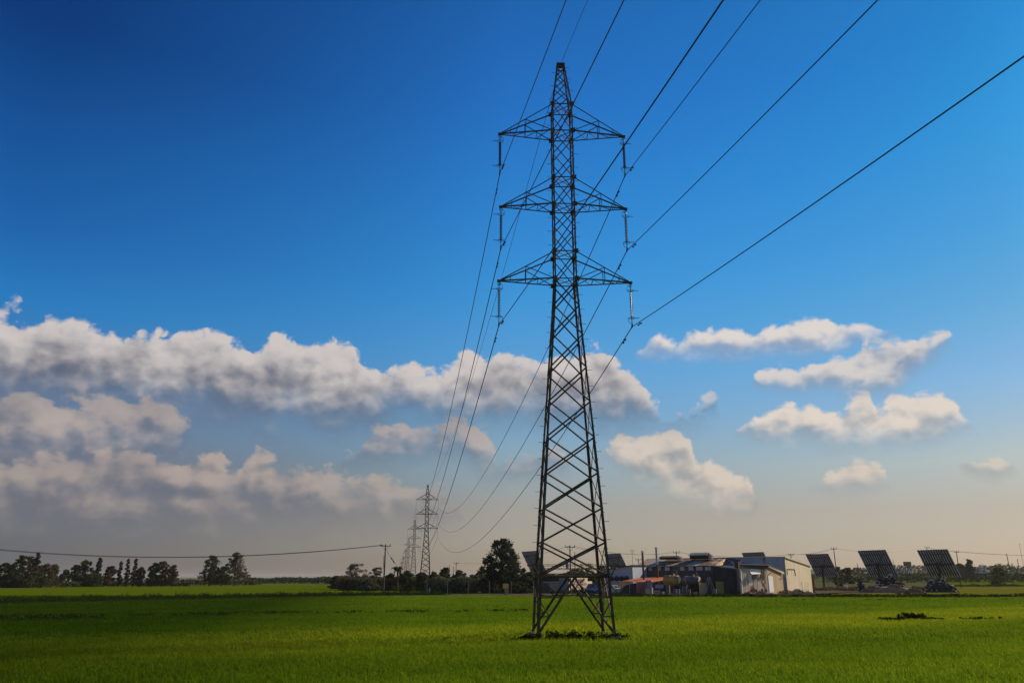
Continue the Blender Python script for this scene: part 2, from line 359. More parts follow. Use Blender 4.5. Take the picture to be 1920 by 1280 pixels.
M_dry = foliage('dry_weed', (.055, .038, .022), (.14, .10, .055), .3, 1.5)
# ------------------------------------------------------------------ ground, fields
def crop_color(t):
    """crop colour: diagonal bands across the field, patchy vigour and painted shade on the left"""
    s_ = t.dot(t.pos, (-.514, .857, 0))
    wob = t.math('MULTIPLY', t.math('SUBTRACT', t.noise(t.pos, .05, 3), .5), 9.0)
    q = t.math('DIVIDE', t.math('ADD', s_, wob), 130.0)
    c = t.ramp(q, [(0.0, (.100, .160, .011)), (.07, (.100, .162, .010)), (.115, (.135, .200, .012)), (.165, (.095, .152, .008)), (.205, (.118, .176, .010)),
                   (.235, (.190, .232, .013)), (.305, (.180, .226, .013)), (.335, (.108, .172, .009)), (.47, (.094, .156, .008)), (.56, (.112, .172, .009)), (.75, (.115, .175, .009)), (1.0, (.115, .175, .009))])
    p = t.noise(t.pos, .11, 4, .6, (1, 1.6, 1)); c = t.mix(1.0, c, t.ramp(p, [(.3, (.66, .80, .85)), (.72, (1.04, 1.06, 1.1))]), 'MULTIPLY')
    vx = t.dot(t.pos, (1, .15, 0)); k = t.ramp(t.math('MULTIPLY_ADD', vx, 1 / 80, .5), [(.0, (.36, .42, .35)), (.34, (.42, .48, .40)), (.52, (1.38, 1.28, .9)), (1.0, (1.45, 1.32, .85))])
    return t.mix(1.0, c, k, 'MULTIPLY')    # left-hand shade put into the crop colour, brighter and yellower to the right
def field_mat(name, col=None, grain=1.0):
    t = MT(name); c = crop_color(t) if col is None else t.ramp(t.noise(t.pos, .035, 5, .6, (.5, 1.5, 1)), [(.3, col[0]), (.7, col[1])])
    g1 = t.noise(t.pos, 7.0, 4, .7); c = t.mix(grain, c, t.ramp(g1, [(.35, (.40, .44, .4)), (.65, (1.12, 1.10, 1.1))]), 'MULTIPLY')
    return t.matte(c, t.bump(g1, .6, .10))
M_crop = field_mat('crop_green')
M_field2 = field_mat('bright_field_green', ((.082, .125, .002), (.120, .158, .003)), .5)
M_strip = field_mat('yellowing_field', ((.135, .150, .012), (.19, .18, .018)), .5)
M_ground = field_mat('scrub_ground', ((.070, .092, .026), (.170, .165, .070)), .8)
M_dirt = field_mat('yard_dirt', ((.10, .082, .055), (.17, .14, .09)), .6)
xs = np.unique(np.concatenate([-np.geomspace(5, 9000, 46), [0], np.geomspace(5, 9000, 46)])); ys = np.concatenate([np.linspace(-120, 0, 6), np.geomspace(12, 9500, 84)])
X, Y = np.meshgrid(xs, ys); Zg = np.vectorize(gz)(X, Y)
V = np.stack([X.ravel(), Y.ravel(), Zg.ravel()], 1); nx = len(xs); ii = np.arange(len(V)).reshape(Y.shape)
Fq = np.stack([ii[:-1, :-1].ravel(), ii[:-1, 1:].ravel(), ii[1:, 1:].ravel(), ii[1:, :-1].ravel()], 1)
tag(npmesh('ground', V, Fq, M_ground), kind='structure')
def gp(px, py, dz=0.0, far=None):
    y = GY(py) if far is None else far
    return Vector((GX(px, y), y, dz))
def sheet(name, pts, m, z):
    mb = MB(); mb.poly([(p[0], p[1], z) for p in pts]); o = mb.build(name, m); return tag(o, kind='structure')
# near crop field: its far edge is the verge line
VERGE = [(-900, 1163), (-200, 1143), (0, 1137), (240, 1131), (480, 1125), (800, 1118), (1000, 1119), (1200, 1121), (1500, 1122), (1920, 1120), (2600, 1116)]
vb = [gp(*p) for p in VERGE]
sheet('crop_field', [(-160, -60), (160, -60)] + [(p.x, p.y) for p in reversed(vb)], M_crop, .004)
sheet('far_field', [tuple(gp(*p)[:2]) for p in [(-700, 1134), (0, 1124), (480, 1114), (800, 1110), (845, 1106), (800, 1099.5), (560, 1093.5), (300, 1096), (0, 1101.5), (-700, 1108)]], M_field2, .004)
sheet('field_strip', [tuple(gp(*p)[:2]) for p in [(1520, 1119), (2500, 1115.5), (2500, 1097.5), (1800, 1099.5), (1690, 1103), (1600, 1109), (1520, 1113)]], M_strip, .004)
def slope_sheet(name, y0, y1, xa, xb, m, nx_=40, ny_=20):  # a field that follows the rise; xa, xb: columns of its sides
    mb = MB(); vs = []
    for j_ in range(ny_ + 1):
        y = y0 + (y1 - y0) * j_ / ny_
        for i_ in range(nx_ + 1): x = (xa + (xb - xa) * i_ / nx_ - 960) / 1535 * y; vs.append((x, y, gz(x, y) + .12))
    mb.add(vs, [(j_ * (nx_ + 1) + i_, j_ * (nx_ + 1) + i_ + 1, (j_ + 1) * (nx_ + 1) + i_ + 1, (j_ + 1) * (nx_ + 1) + i_) for j_ in range(ny_) for i_ in range(nx_)])
    return tag(mb.build(name, m), kind='structure')
slope_sheet('right_field', 292, 455, 1765, 2500, M_field2)
slope_sheet('far_field', 520, 560, 1540, 2300, M_strip)
slope_sheet('far_field', 640, 720, 1560, 2300, M_field2)
sheet('factory_yard', [tuple(gp(*p)[:2]) for p in [(990, 1117.5), (1200, 1117.5), (1520, 1116), (1600, 1110), (1640, 1102), (1560, 1098), (1000, 1100), (880, 1108)]], M_dirt, .004)
# --- leafy strips: many small leaf blades in tufts
def tufts(name, P0, hgt, spread, nleaf, leaf, m, flat=.35):
    """P0 (n,3) tuft centres; hgt (n,) tuft heights"""
    n = len(P0); k = n * nleaf; c = np.repeat(P0, nleaf, 0); h = np.repeat(hgt, nleaf)
    u = rng.random(k) ** .7; ang = rng.random(k) * 2 * np.pi; rr = spread * np.sqrt(rng.random(k)) * (1 - .55 * u)
    c = c + np.stack([np.cos(ang) * rr, np.sin(ang) * rr, u * h], 1)
    d1 = rng.normal(size=(k, 3)); d1 /= np.linalg.norm(d1, axis=1)[:, None]; d2 = rng.normal(size=(k, 3)); d2 = np.cross(d1, d2); d2 /= np.linalg.norm(d2, axis=1)[:, None]
    s = (leaf * (.6 + .8 * rng.random(k)))[:, None]
    V = np.stack([c - d1 * s, c + d2 * s * .5, c + d1 * s, c - d2 * s * .5], 1).reshape(-1, 3)
    V[:, 2] = np.maximum(V[:, 2], c[:, 2].repeat(4) * 0 + P0[:, 2].repeat(nleaf * 4) + .01)
    return npmesh(name, V, np.arange(k * 4).reshape(-1, 4), m)
def strip(pts, half, dens, jitter=0):
    """random points along a polyline of (x,y)"""
    out = []
    for a, b in zip(pts[:-1], pts[1:]):
        a = np.array(a[:2]); b = np.array(b[:2]); Ln = np.linalg.norm(b - a); n = int(Ln * 2 * half * dens); d = (b - a) / Ln; nn = np.array([-d[1], d[0]])
        t = rng.random(n)[:, None]; out.append(a + (b - a) * t + nn * (rng.normal(size=(n, 1)) * half * .6))
    q = np.concatenate(out); return np.concatenate([q, np.zeros((len(q), 1))], 1)
def clumpy(P0, sc, seed=0, base=.25):
    f = np.sin(P0[:, 0] / sc + seed) * np.sin(P0[:, 0] / sc * 2.3 + P0[:, 1] / sc * 1.7 + seed * 2) * .5 + np.sin(P0[:, 0] / sc * 5.1 + seed) * .25
    return np.clip(base + .75 * (f + .5), .12, 1.2)
pl = [gp(*p) for p in [(-300, 1141), (0, 1130), (240, 1125), (480, 1120), (640, 1117), (800, 1114.2), (830, 1114)]]
q = strip(pl, 3.6, 8); tag(tufts('verge_weeds', q, (.30 + .50 * rng.random(len(q)) ** 2) * clumpy(q, 2.1, 1, .45), .32, 24, .065, M_weed), kind='stuff')
pl = [gp(*p) for p in [(1010, 1118.5), (1250, 1119), (1400, 1119.5), (1700, 1120), (1920, 1119), (2400, 1116)]]
q = strip(pl, 2.6, 5); tag(tufts('verge_weeds', q, .55 * clumpy(q, 3.0, 2, .2), .3, 22, .07, M_weed), kind='stuff')
q = strip([gp(1120, 1116.3), gp(1380, 1116.6), gp(1560, 1116.2), gp(1800, 1115.8)], 1.6, 4); tag(tufts('dry_verge', q, .35 * clumpy(q, 2.0, 5, .2), .3, 16, .06, M_dry), kind='stuff')
pl = [gp(*p) for p in [(1795, 1098.8), (2400, 1096.5)]]
q = strip(pl, 1.6, 4); tag(tufts('verge_weeds', q, .8 * clumpy(q, 5, 3), .4, 20, .10, M_weed), kind='stuff')
# low weeds in the crop, left middle distance
for (x0, y0, x1, y1, hw, dn, hh) in [(-200, 1166, 210, 1158, 2.6, 3.0, .30), (200, 1157, 560, 1150, 1.6, 2.2, .22), (420, 1152, 990, 1146, 1.5, 1.6, .2), (1380, 1126, 1950, 1124, 1.0, .5, .18)]:
    q = strip([gp(x0, y0), gp((x0 + x1) / 2, (y0 + y1) / 2), gp(x1, y1)], hw, dn); keep = clumpy(q, 2.2, x0, .2) > .45; q = q[keep]
    tag(tufts('crop_weeds', q, np.full(len(q), hh), .35, 16, .07, M_weed), kind='stuff')
# weeds round the pylon feet and two clumps in the crop to the right
def patch(cx, cy, rx, ry, n):
    a = rng.random(n) * 2 * np.pi; r = np.sqrt(rng.random(n)); return np.stack([cx + np.cos(a) * r * rx, cy + np.sin(a) * r * ry, np.zeros(n)], 1)
def blades(name, y0, y1, dens, nb, hgt, wid, m):
    ylist = []
    n = int(dens * 2 * ((y1 ** 2 - y0 ** 2) * .40 + 14 * (y1 - y0)))
    y = np.sqrt(rng.random(n) * (y1 ** 2 - y0 ** 2) + y0 ** 2); x = (rng.random(n) * 2 - 1) * (.80 * y + 14)
    P0 = np.stack([x, y, np.zeros(n)], 1).repeat(nb, 0); k = len(P0)
    P0[:, :2] += rng.normal(size=(k, 2)) * .06
    h = hgt * (.6 + .7 * rng.random(k)) * (1 + .22 * np.sin(P0[:, 0] * .9 + P0[:, 1] * .5) * np.sin(P0[:, 1] * 1.3 - P0[:, 0] * .4))
    a = rng.random(k) * 2 * np.pi; lean = rng.normal(size=(k, 2)) * .42 * h[:, None] + np.array([-.03, .0])
    w = np.stack([np.cos(a), np.sin(a), np.zeros(k)], 1) * wid * .5
    tip = P0 + np.stack([lean[:, 0], lean[:, 1], h], 1)
    V = np.stack([P0 - w, P0 + w, tip], 1).reshape(-1, 3)
    o = npmesh(name, V, np.arange(k * 3).reshape(-1, 3), m); return tag(o, kind='stuff')
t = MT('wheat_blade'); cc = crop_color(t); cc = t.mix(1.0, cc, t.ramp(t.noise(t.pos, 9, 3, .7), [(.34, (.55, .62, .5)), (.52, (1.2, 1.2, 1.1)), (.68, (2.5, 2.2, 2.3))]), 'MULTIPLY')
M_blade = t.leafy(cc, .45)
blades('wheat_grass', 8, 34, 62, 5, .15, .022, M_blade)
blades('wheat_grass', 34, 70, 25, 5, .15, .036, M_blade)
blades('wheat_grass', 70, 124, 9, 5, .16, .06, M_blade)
# ------------------------------------------------------------------ pylon
BX, BY = GX(1073, 37.7), 37.7
ROT = R(2.2)                                       # the arms turn a little from the picture plane
def hw(z):                                         # half width of the body at height z
    pts = [(0, 1.72), (5.96, 1.35), (16.75, .565), (27.2, .545), (30.0, .21)]
    for (a, wa), (b, wb) in zip(pts[:-1], pts[1:]):
        if z <= b: return wa + (wb - wa) * (z - a) / (b - a)
    return pts[-1][1]
def zz(py): return ZH(py, 37.7)
LV = [zz(p) for p in (1080, 1018, 956, 891, 826, 760, 696, 634, 579, 530)]
SH = [zz(p) for p in (530, 480, 433, 391, 342, 298, 255, 205)]
PK = [zz(p) for p in (205, 176, 151, 131)]
ZTOP = zz(123)
ARMS = [(zz(529), 3.37, zz(478)), (zz(390.5), 3.29, zz(341)), (zz(254.5), 3.36, zz(205))]
INS = 2.30
def corner(i, z):
    h = hw(z); return Vector(((-1, 1, 1, -1)[i] * h, (-1, -1, 1, 1)[i] * h, z))
def pylon(detail=True):
    k = 1.0 if detail else 1.7                     # far pylons carry the same angles
    root = empty('pylon', (0, 0, 0))
    lv = [0.0] + LV + SH[1:] + PK[1:] + [ZTOP]
    for i in range(4):
        out = Vector(((-1, 1, 1, -1)[i], (-1, -1, 1, 1)[i], 0)); mb = MB()
        for a, b in zip(lv[:-1], lv[1:]): mb.angle(corner(i, a), corner(i, b), .12 if a < LV[4] else (.09 if a < SH[0] else .065), out)
        leg = mb.build('leg', M_steel, root)
        fm = MB(); fm.box(corner(i, .03) , (.45, .45, .18)); fm.build('footing', M_concrete, leg)
        if detail and i in (1, 3):                 # climbing bolts stand out sideways
            z = 3.4; s = -1 if i == 3 else 1; side = 1
            while z < ZTOP - .2:
                c = corner(i, z); b = MB(); d = Vector((s, 0, 0)) if side > 0 else Vector((0, 1 if i == 3 else -1, 0))
                b.tube([c, c + d * .20], .011, 5); b.tube([c + d * .19, c + d * .21], .02, 6); b.build('step_bolt', M_steel, leg)
                z += .40; side = -side
    # latticed faces
    for fc in range(4):
        i, j = fc, (fc + 1) % 4; out = [Vector((0, -1, 0)), Vector((1, 0, 0)), Vector((0, 1, 0)), Vector((-1, 0, 0))][fc]
        mb = MB()
        def X(a, b, w, off=0.0):
            A, B, C_, D = corner(i, a), corner(j, b), corner(j, a), corner(i, b)
            mb.angle(A + out * .014, B + out * .014, w, out); mb.angle(C_ - out * .03, D - out * .03, w, out)
        for a, b in zip(LV[:-1], LV[1:]):
            if fc % 2: m_ = (a + b) / 2; X(a, b, .038)
            else: X(a, b, .050)
        for q in range(len(SH) - 1):
            a, b = SH[q], SH[q + 1]; m_ = (a + b) / 2
            X(a, b, .028) if fc % 2 else X(a, b, .034)
        for a, b in zip(PK[:-1], PK[1:]): X(a, b, .034)
        mb.build('lattice_bracing', M_steel, root)
        # K braced base
        kb = MB(); top = LV[0]; A, B = corner(i, top), corner(j, top); mid = (A + B) / 2
        for c0, s in ((i, 1), (j, -1)):
            F0 = corner(c0, .15); kb.angle(mid + Vector((0, 0, -.05)), F0, .072, out)
            for z in (top * .36, top * .66):
                L0 = corner(c0, z); Q = F0 + (mid - F0) * ((z - .15) / (top - .15)); kb.bar(L0, Q, .05)
                z2 = z + top * .28; kb.bar(Q, corner(c0, min(z2, top)), .046)
        kb.build('base_bracing', M_steel, root)
        gb = MB(); gb.angle(A, B, .085, out); gb.build('belt_beam', M_steel, root)
    for z in (ARMS[0][0], ARMS[0][2], ARMS[1][0], ARMS[1][2], ARMS[2][0], ARMS[2][2]):
        mb = MB()
        for f in range(4): mb.bar(corner(f, z), corner((f + 1) % 4, z), .045)
        mb.bar(corner(0, z), corner(2, z), .032); mb.bar(corner(1, z), corner(3, z), .032)
        mb.build('diaphragm', M_steel, root)
        if detail:
            for f in range(4):
                c = corner(f, z); g_ = MB(); oy = -1 if f < 2 else 1
                g_.box(c + Vector((0, oy * .02, 0)), (.22, .014, .26)); g_.build('gusset_plate', M_steel, root)
    # peak
    mb = MB(); h = hw(ZTOP)
    mb.box((0, 0, ZTOP), (h * 2 + .04, h * 2 + .04, .05)); 
    for f in range(4): mb.bar(corner(f, ZTOP - .2), corner((f + 1) % 4, ZTOP - .2), .05)
    mb.bar((0, -h, ZTOP - .02), (0, h, ZTOP - .02), .04); mb.build('peak', M_steel, root)
    if detail:                                     # anti-climbing guard of barbed wire strands
        mb = MB(); z0 = zz(1066); R0 = hw(z0) + .16
        for dz in (-.22, 0, .16):
            r = R0 + dz * .5 + .1; cs = [Vector((sx * r, sy * r, z0 + dz)) for sx, sy in ((-1, -1), (1, -1), (1, 1), (-1, 1), (-1, -1))]
            for a, b in zip(cs[:-1], cs[1:]):
                mb.bar(a, b, .02)
                for q in range(14):
                    p = a.lerp(b, (q + .5) / 14); d = Vector((random.uniform(-1, 1), random.uniform(-1, 1), random.uniform(-1, 1))).normalized() * .06; mb.bar(p - d, p + d, .014)
        for f in range(4):
            c = corner(f, z0); o_ = Vector((c.x, c.y, 0)).normalized(); mb.bar(c + Vector((0, 0, -.45)), c + o_ * .40 + Vector((0, 0, .12)), .035)
        mb.build('climbing_guard', M_steel, root)
    # arms with their insulators
    tips = []
    for zb, ln, zt in ARMS:
        for s in (-1, 1):
            h = hw(zb); ht = hw(zt); tip = Vector((s * ln, 0, zb)); mb = MB()
            Bn = [Vector((s * h, -h, zb)), Vector((s * h, h, zb))]; Tn = [Vector((s * ht, -ht, zt)), Vector((s * ht, ht, zt))]
            cut = .40                               # where the strut stands, from the body
            for q in range(2):
                oy = Vector((0, (-1, 1)[q], 0)); B_, T_ = Bn[q], Tn[q]; e = tip + oy * .05
                mb.angle(B_, e, .055, oy - Vector((0, 0, 1))); mb.angle(T_, e + Vector((0, 0, .06)), .048, oy + Vector((0, 0, 1)))
                pb, pt = B_.lerp(e, .52), T_.lerp(e, .52)
                mb.bar(pb, pt, .035); mb.bar(B_, pt, .035)
                pb2, pt2 = B_.lerp(e, .80), T_.lerp(e, .80); mb.bar(pb2, pt2, .025)
            for fr in (.30, .52, .75):
                mb.bar(Bn[0].lerp(tip, fr), Bn[1].lerp(tip, fr), .03)
                mb.bar(Bn[0].lerp(tip, fr - .22), Bn[1].lerp(tip, fr), .028)
            mb.box(tip + Vector((s * .03, 0, .02)), (.17, .13, .11)); mb.box(tip + Vector((-s * .10, 0, .01)), (.24, .16, .04))
            arm = mb.build('cross_arm', M_steel, root)
            top = tip + Vector((s * .01, 0, -.06)); ins = MB()
            zt0 = top.z
            ins.tube([top, top + Vector((0, 0, -INS + .08))], .022, 6)
            if detail:
                ring = [top + Vector((math.cos(a) * .075, 0, -.08 + math.sin(a) * .10)) for a in np.linspace(0, 2 * math.pi, 13)]; ins.tube(ring, .016, 5, False)
            prof = []; zc = .42
            for q in range(17): prof += [(.028, zc), (.078, zc + .020), (.024, zc + .030), (.022, zc + .05)]; zc += .085
            ins.lathe(top, [(r, -h_) for r, h_ in prof], 12 if detail else 6)
            io = ins.build('insulator_string', M_glass_ins, root)
            if detail:
                for zq, dn in ((.36, 1), (zc - .02, -1)):
                    hb = MB(); c = top + Vector((0, 0, -zq)); hb.bar(c, c + Vector((s * .40, 0, .01)), .022)
                    lp = [c + Vector((-s * .02, 0, .0)), c + Vector((-s * .17, .0, 0)), c + Vector((-s * .20, 0, dn * .04)), c + Vector((-s * .14, 0, dn * .24)), c + Vector((-s * .04, 0, dn * .28))]
                    hb.tube(lp, .013, 5); hb.tube([c + Vector((math.cos(a) * .17, math.sin(a) * .17, 0)) for a in np.linspace(0, 2 * math.pi, 13)], .011, 5, False)
                    hb.build('arcing_horn', M_steel, io)
                cl = MB(); c = top + Vector((0, 0, -INS)); cl.bar(c + Vector((0, 0, .14)), c + Vector((0, 0, -.02)), .07); cl.tube([c + Vector((0, -.17, -.03)), c + Vector((0, -.06, .01)), c + Vector((0, .06, .01)), c + Vector((0, .17, -.03))], [.02, .045, .045, .02], 8); cl.build('suspension_clamp', M_steel, io)
            tips.append(top + Vector((0, 0, -INS)))
    return root, tips
py1, TIPS = pylon(True)
tag(py1, 'tall dark steel lattice pylon standing nearest in the green field, weeds round its feet', 'pylon', 'pylons of the power line')
py1.location = (BX, BY, 0); py1.rotation_euler = (0, 0, ROT)
WK[0] = 1.9; far_root, _ = pylon(False); WK[0] = 1.0
MAPF = child_map()
FARP = [(798, 243), (775, 392), (764.5, 575), (759.5, 770), (754.5, 1000), (751.5, 1300)]
LBL = ['lattice pylon next beyond the nearest one, tallest of the row on the left', 'lattice pylon second in the distant row, overlapping the one before it', 'lattice pylon third in the distant row, half as tall as the first far one',
       'small faint pylon fourth in the distant row above the bushes', 'tiny pale pylon fifth in the distant row', 'last and faintest pylon of the distant row at the horizon']
allp = [(py1, Vector((BX, BY, 0)))]
for i, (px, y) in enumerate(FARP):
    o = far_root if i == 0 else copy_tree(far_root, MAPF)
    o.location = (GX(px, y, 8), y, 0); o.rotation_euler = (0, 0, R(7.5)); allp.append((o, Vector(o.location)))
    tag(o, LBL[i], 'pylon', 'pylons of the power line')
# ------------------------------------------------------------------ conductors
def sagline(a, b, sag, n):
    return [a.lerp(b, i / n) + Vector((0, 0, -4 * sag * (i / n) * (1 - i / n))) for i in range(n + 1)]
def tipw(p, rot, q): return Vector(p) + Matrix.Rotation(rot, 3, 'Z') @ q
back = Vector((BX + .17 * 200, BY - .985 * 200, 0))
NM = [('left', 'lower'), ('right', 'lower'), ('left', 'middle'), ('right', 'middle'), ('left', 'top'), ('right', 'top')]
for k, tp in enumerate(TIPS + [Vector((0, 0, ZTOP + .03))]):
    pts0 = [tipw(back, R(8), tp)] + [tipw(p, ROT if i == 0 else R(7.5), tp) for i, (o, p) in enumerate(allp)]
    earth = k == 6; mb = MB(); r = .012 if earth else .019
    path = sagline(pts0[0], pts0[1], 5.0 if not earth else 4.2, 60); mb.tube(path, r, 6)
    for q in range(1, len(pts0) - 1):
        Ls = (pts0[q + 1] - pts0[q]).length; sg = (7.3 if not earth else 5.6) * (Ls / 205) ** 2 if q < 3 else 5.5
        mb.tube(sagline(pts0[q], pts0[q + 1], sg, 48 if q == 1 else 16), r * (1.35 if q == 1 else 1.6), 5)
    nm = 'earth_wire' if earth else 'conductor'
    w = mb.build(nm, M_wire)
    tag(w, 'thin earth wire running over the peaks of all the pylons' if earth else 'black conductor hung from the %s arms on the %s side of the pylons' % (NM[k][1], NM[k][0]), 'power cable', 'conductors of the power line')
    if not earth:                                   # vibration dampers either side of the clamp
        for sgn in (-1, 1):
            seg = path if sgn < 0 else sagline(pts0[1], pts0[2], 7.3, 200)
            c = pts0[1] + (Vector(path[-2]) - pts0[1]).normalized() * 1.15 if sgn < 0 else pts0[1] + (Vector(seg[1]) - pts0[1]).normalized() * 1.5
            d = (c - pts0[1]).normalized(); m2 = MB(); m2.bar(c, c + Vector((0, 0, -.10)), .03); m2.bar(c + d * -.20 + Vector((0, 0, -.11)), c + d * .20 + Vector((0, 0, -.11)), .014)
            for e in (-1, 1): m2.tube([c + d * e * .11 + Vector((0, 0, -.11)), c + d * e * .23 + Vector((0, 0, -.12))], [.035, .045], 8)
            m2.build('vibration_damper', M_wire, w)
# weeds round the pylon feet
cx, cy = BX, BY
P0 = np.concatenate([patch(cx - 1.9, cy - 2.0, .5, .35, 14), patch(cx - .5, cy - 1.8, .7, .3, 22), patch(cx + .6, cy - 1.8, 1.1, .2, 14), patch(cx + 1.75, cy - 1.5, .6, .4, 24), patch(cx - 2.2, cy - 1.9, .35, .3, 9), patch(cx - .3, cy - 1.95, 1.9, .28, 30), patch(cx, cy, 1.6, 1.5, 30)])
tag(tufts('pylon_weeds', P0,   .10 + .18 * rng.random(len(P0)), .18, 55, .035, M_weed), kind='stuff')
for (px, py, rx, ry, n, hh) in [(1712, 1161, .9, .35, 40, .42), (1672, 1163, .8, .25, 24, .24), (1742, 1162.5, 1.0, .25, 18, .18), (1845, 1162, 1.6, .3, 16, .2)]:
    g = gp(px, py); P0 = patch(g.x, g.y, rx, ry, n); tag(tufts('weed_clump', P0, hh * (.5 + .6 * rng.random(n)), .2, 50, .05, M_weed), kind='stuff')
# ------------------------------------------------------------------ trees and bushes
def prof(kind, t):
    if kind == 'cone': return .10 + .90 * (1 - t) ** .9 * (1 if t > .08 else .6)
    if kind == 'dome': return math.sin(math.pi * min(1, .12 + t * .86)) ** .55
    if kind == 'pine': return (1.0 - .72 * t ** 1.3) * (.75 if t < .08 else 1) * (1 + .14 * math.sin(t * 17))
    if kind == 'vase': return (.35 + .65 * math.sin(math.pi * min(1, .25 + t * .7)))
    if kind == 'flat': return math.sin(math.pi * min(1, .2 + t * .72)) ** .4
    return 1
def tree(name, px, ytop, w_px, Y, kind, label, cat='tree', base=.18, mt=None, leaf=.28, n=26, m=46, group=None, density=1.0, trunk=True, lean=0.0, zx=1.0, seed=None, clr=None):
    """a tree seen at column px, its top at row ytop, w_px photo pixels wide, standing Y metres off"""
    if seed is not None: rs = np.random.default_rng(seed)
    else: rs = np.random.default_rng(int(px * 7 + Y))
    H = max(.4, ZH(ytop, Y) - 0); x = GX(px, Y, H * .5); g0 = gz(x, Y); H -= g0
    Rw = w_px / 2 * (Y * math.cos(TH)) / F
    root = empty(name, (x, Y, g0), 0, label, cat, group)
    # cluster centres
    cs = []
    for i in range(int(n * density)):
        t = ((i + rs.random()) / (n * density)) ** (1.25 if kind in ('pine', 'cone') else 1.0); r = prof(kind, t) * Rw; a = rs.random() * 2 * np.pi; q = r * (rs.random() ** .5) * (.98 if rs.random() < .3 else .84)
        cr = min(Rw, H) * (.13 + .20 * rs.random() ** 1.5) * (1.08 - .35 * t)
        z = H * (base + (1 - base) * t) - cr * .3; cs.append((math.cos(a) * q + lean * t * Rw, math.sin(a) * q, min(z, H - cr * .55), cr))
    top = (lean * Rw, 0, H - Rw * .10, Rw * .12); cs.append(top)
    if trunk:
        mb = MB(); r0 = max(.10, H * .022); zs = H * (base + (1 - base) * (.9 if kind in ('cone', 'pine') else .55))
        mb.tube([(0, 0, -.1), (rs.normal() * .1, 0, H * .25), (lean * Rw * .5, rs.normal() * .1, zs * .7), (lean * Rw * .8, 0, zs)], [r0 * 1.25, r0, r0 * .7, r0 * .25], 6)
        for c in cs[::2]:
            h0 = min(max(H * base * .8, c[2] * .62), zs * .95); mb.tube([(lean * Rw * .5 * h0 / H, 0, h0), ((c[0]) * .5, c[1] * .5, h0 + (c[2] - h0) * .6), (c[0], c[1], c[2])], [r0 * .42, r0 * .25, r0 * .08], 4)
        mb.build('trunk', M_bark, root)
    C_ = np.array(cs); mm = m; k = len(C_) * mm; c = C_.repeat(mm, 0)
    d = rs.normal(size=(k, 3)); d /= np.linalg.norm(d, axis=1)[:, None]; rr = ((rs.random(k) ** .5) * np.where(rs.random(k) < .14, 1.45, 1.0))[:, None] * c[:, 3:4]
    p = c[:, :3] + d * rr * np.array([1.15, 1.15, .72 if kind != 'cone' else .5]); p[:, 2] = np.maximum(p[:, 2], .12)
    d1 = d * 1.0 + rs.normal(size=(k, 3)) * .7 + np.array([0, 0, .25]); d1 /= np.linalg.norm(d1, axis=1)[:, None]; d2 = np.cross(d1, rs.normal(size=(k, 3))); d2 /= np.linalg.norm(d2, axis=1)[:, None]
    s = (leaf * (.5 + .9 * rs.random(k)))[:, None]
    V = np.stack([p - d1 * s, p + d2 * s * .38, p + d1 * s, p - d2 * s * .38], 1).reshape(-1, 3)
    npmesh('crown', V, np.arange(k * 4).reshape(-1, 4), mt or M_leafA, root)
    return root
G1 = 'trees along the far edge of the left field'
TL = [
 (8, 1055, 38, 250, 'dome', 'round dark tree cut by the left edge of the photo', M_leafA, .10, {}),
 (35, 1041, 34, 252, 'vase', 'tall loose crowned tree second from the left edge', M_leafA, .15, {}),
 (52, 1043, 28, 256, 'vase', 'leaning brown tinged tree between two taller dark crowns on the left', M_leafB, .15, {}),
 (67, 1036, 24, 250, 'cone', 'tallest tree of the left clump, pointed with a bare spire', M_leafB, .12, {}),
 (83, 1057, 36, 254, 'dome', 'broad brown tree just right of the pointed spire tree', M_leafB, .08, {}),
 (99, 1058, 24, 262, 'vase', 'reddish narrow tree at the right end of the left clump', M_leafB, .12, {}),
 (22, 1072, 40, 246, 'dome', 'low dark bushy tree under the left clump', M_leafA, .0, {}),
 (62, 1072, 60, 247, 'dome', 'wide low dark thicket below the spire tree', M_leafA, .0, {}),
 (121, 1068, 22, 275, 'dome', 'small round tree in front of the pale house', M_leafA, .1, {}),
 (141, 1059, 22, 278, 'vase', 'thin dark tree left of the bushy pair', M_leafA, .15, {}),
 (159, 1050, 34, 280, 'dome', 'dense dark tree with a broad flat top, centre left', M_leafA, .05, {}),
 (184, 1045, 22, 282, 'cone', 'narrow tiered conifer beside the broad dark tree', M_leafA, .12, {}),
 (173, 1074, 46, 279, 'dome', 'low dense shrub under the tiered conifer', M_leafA, .0, {}),
 (206, 1061, 26, 284, 'vase', 'brownish open tree between two thin conifers', M_leafB, .12, {}),
 (224, 1052, 16, 286, 'cone', 'first of three thin bare conifers in a row', M_leafB, .15, dict(density=.55)),
 (238, 1047, 16, 287, 'cone', 'middle one of three thin bare conifers', M_leafB, .15, dict(density=.55)),
 (252, 1047, 20, 288, 'cone', 'last and widest of three thin bare conifers', M_leafB, .15, dict(density=.6)),
 (263, 1063, 20, 289, 'dome', 'small shrubby tree filling the gap after the thin conifers', M_leafB, .05, {}),
 (287, 1055, 32, 290, 'dome', 'dark ragged tree, first of the trio right of the thin conifers', M_leafA, .08, {}),
 (305, 1052, 32, 291, 'vase', 'tallest tree of the ragged trio', M_leafB, .08, {}),
 (323, 1059, 24, 292, 'vase', 'spiky reddish tree at the right end of the ragged trio', M_leafB, .08, {}),
 (395, 1041, 46, 310, 'pine', 'pine of the isolated pair, the left and darker one', M_leafA, .22, {}),
 (416, 1062, 40, 312, 'dome', 'low tree joining the two isolated pines', M_leafA, .18, {}),
 (441, 1035, 54, 308, 'pine', 'pine of the isolated pair, the right and taller one', M_leafB, .25, {}),
]
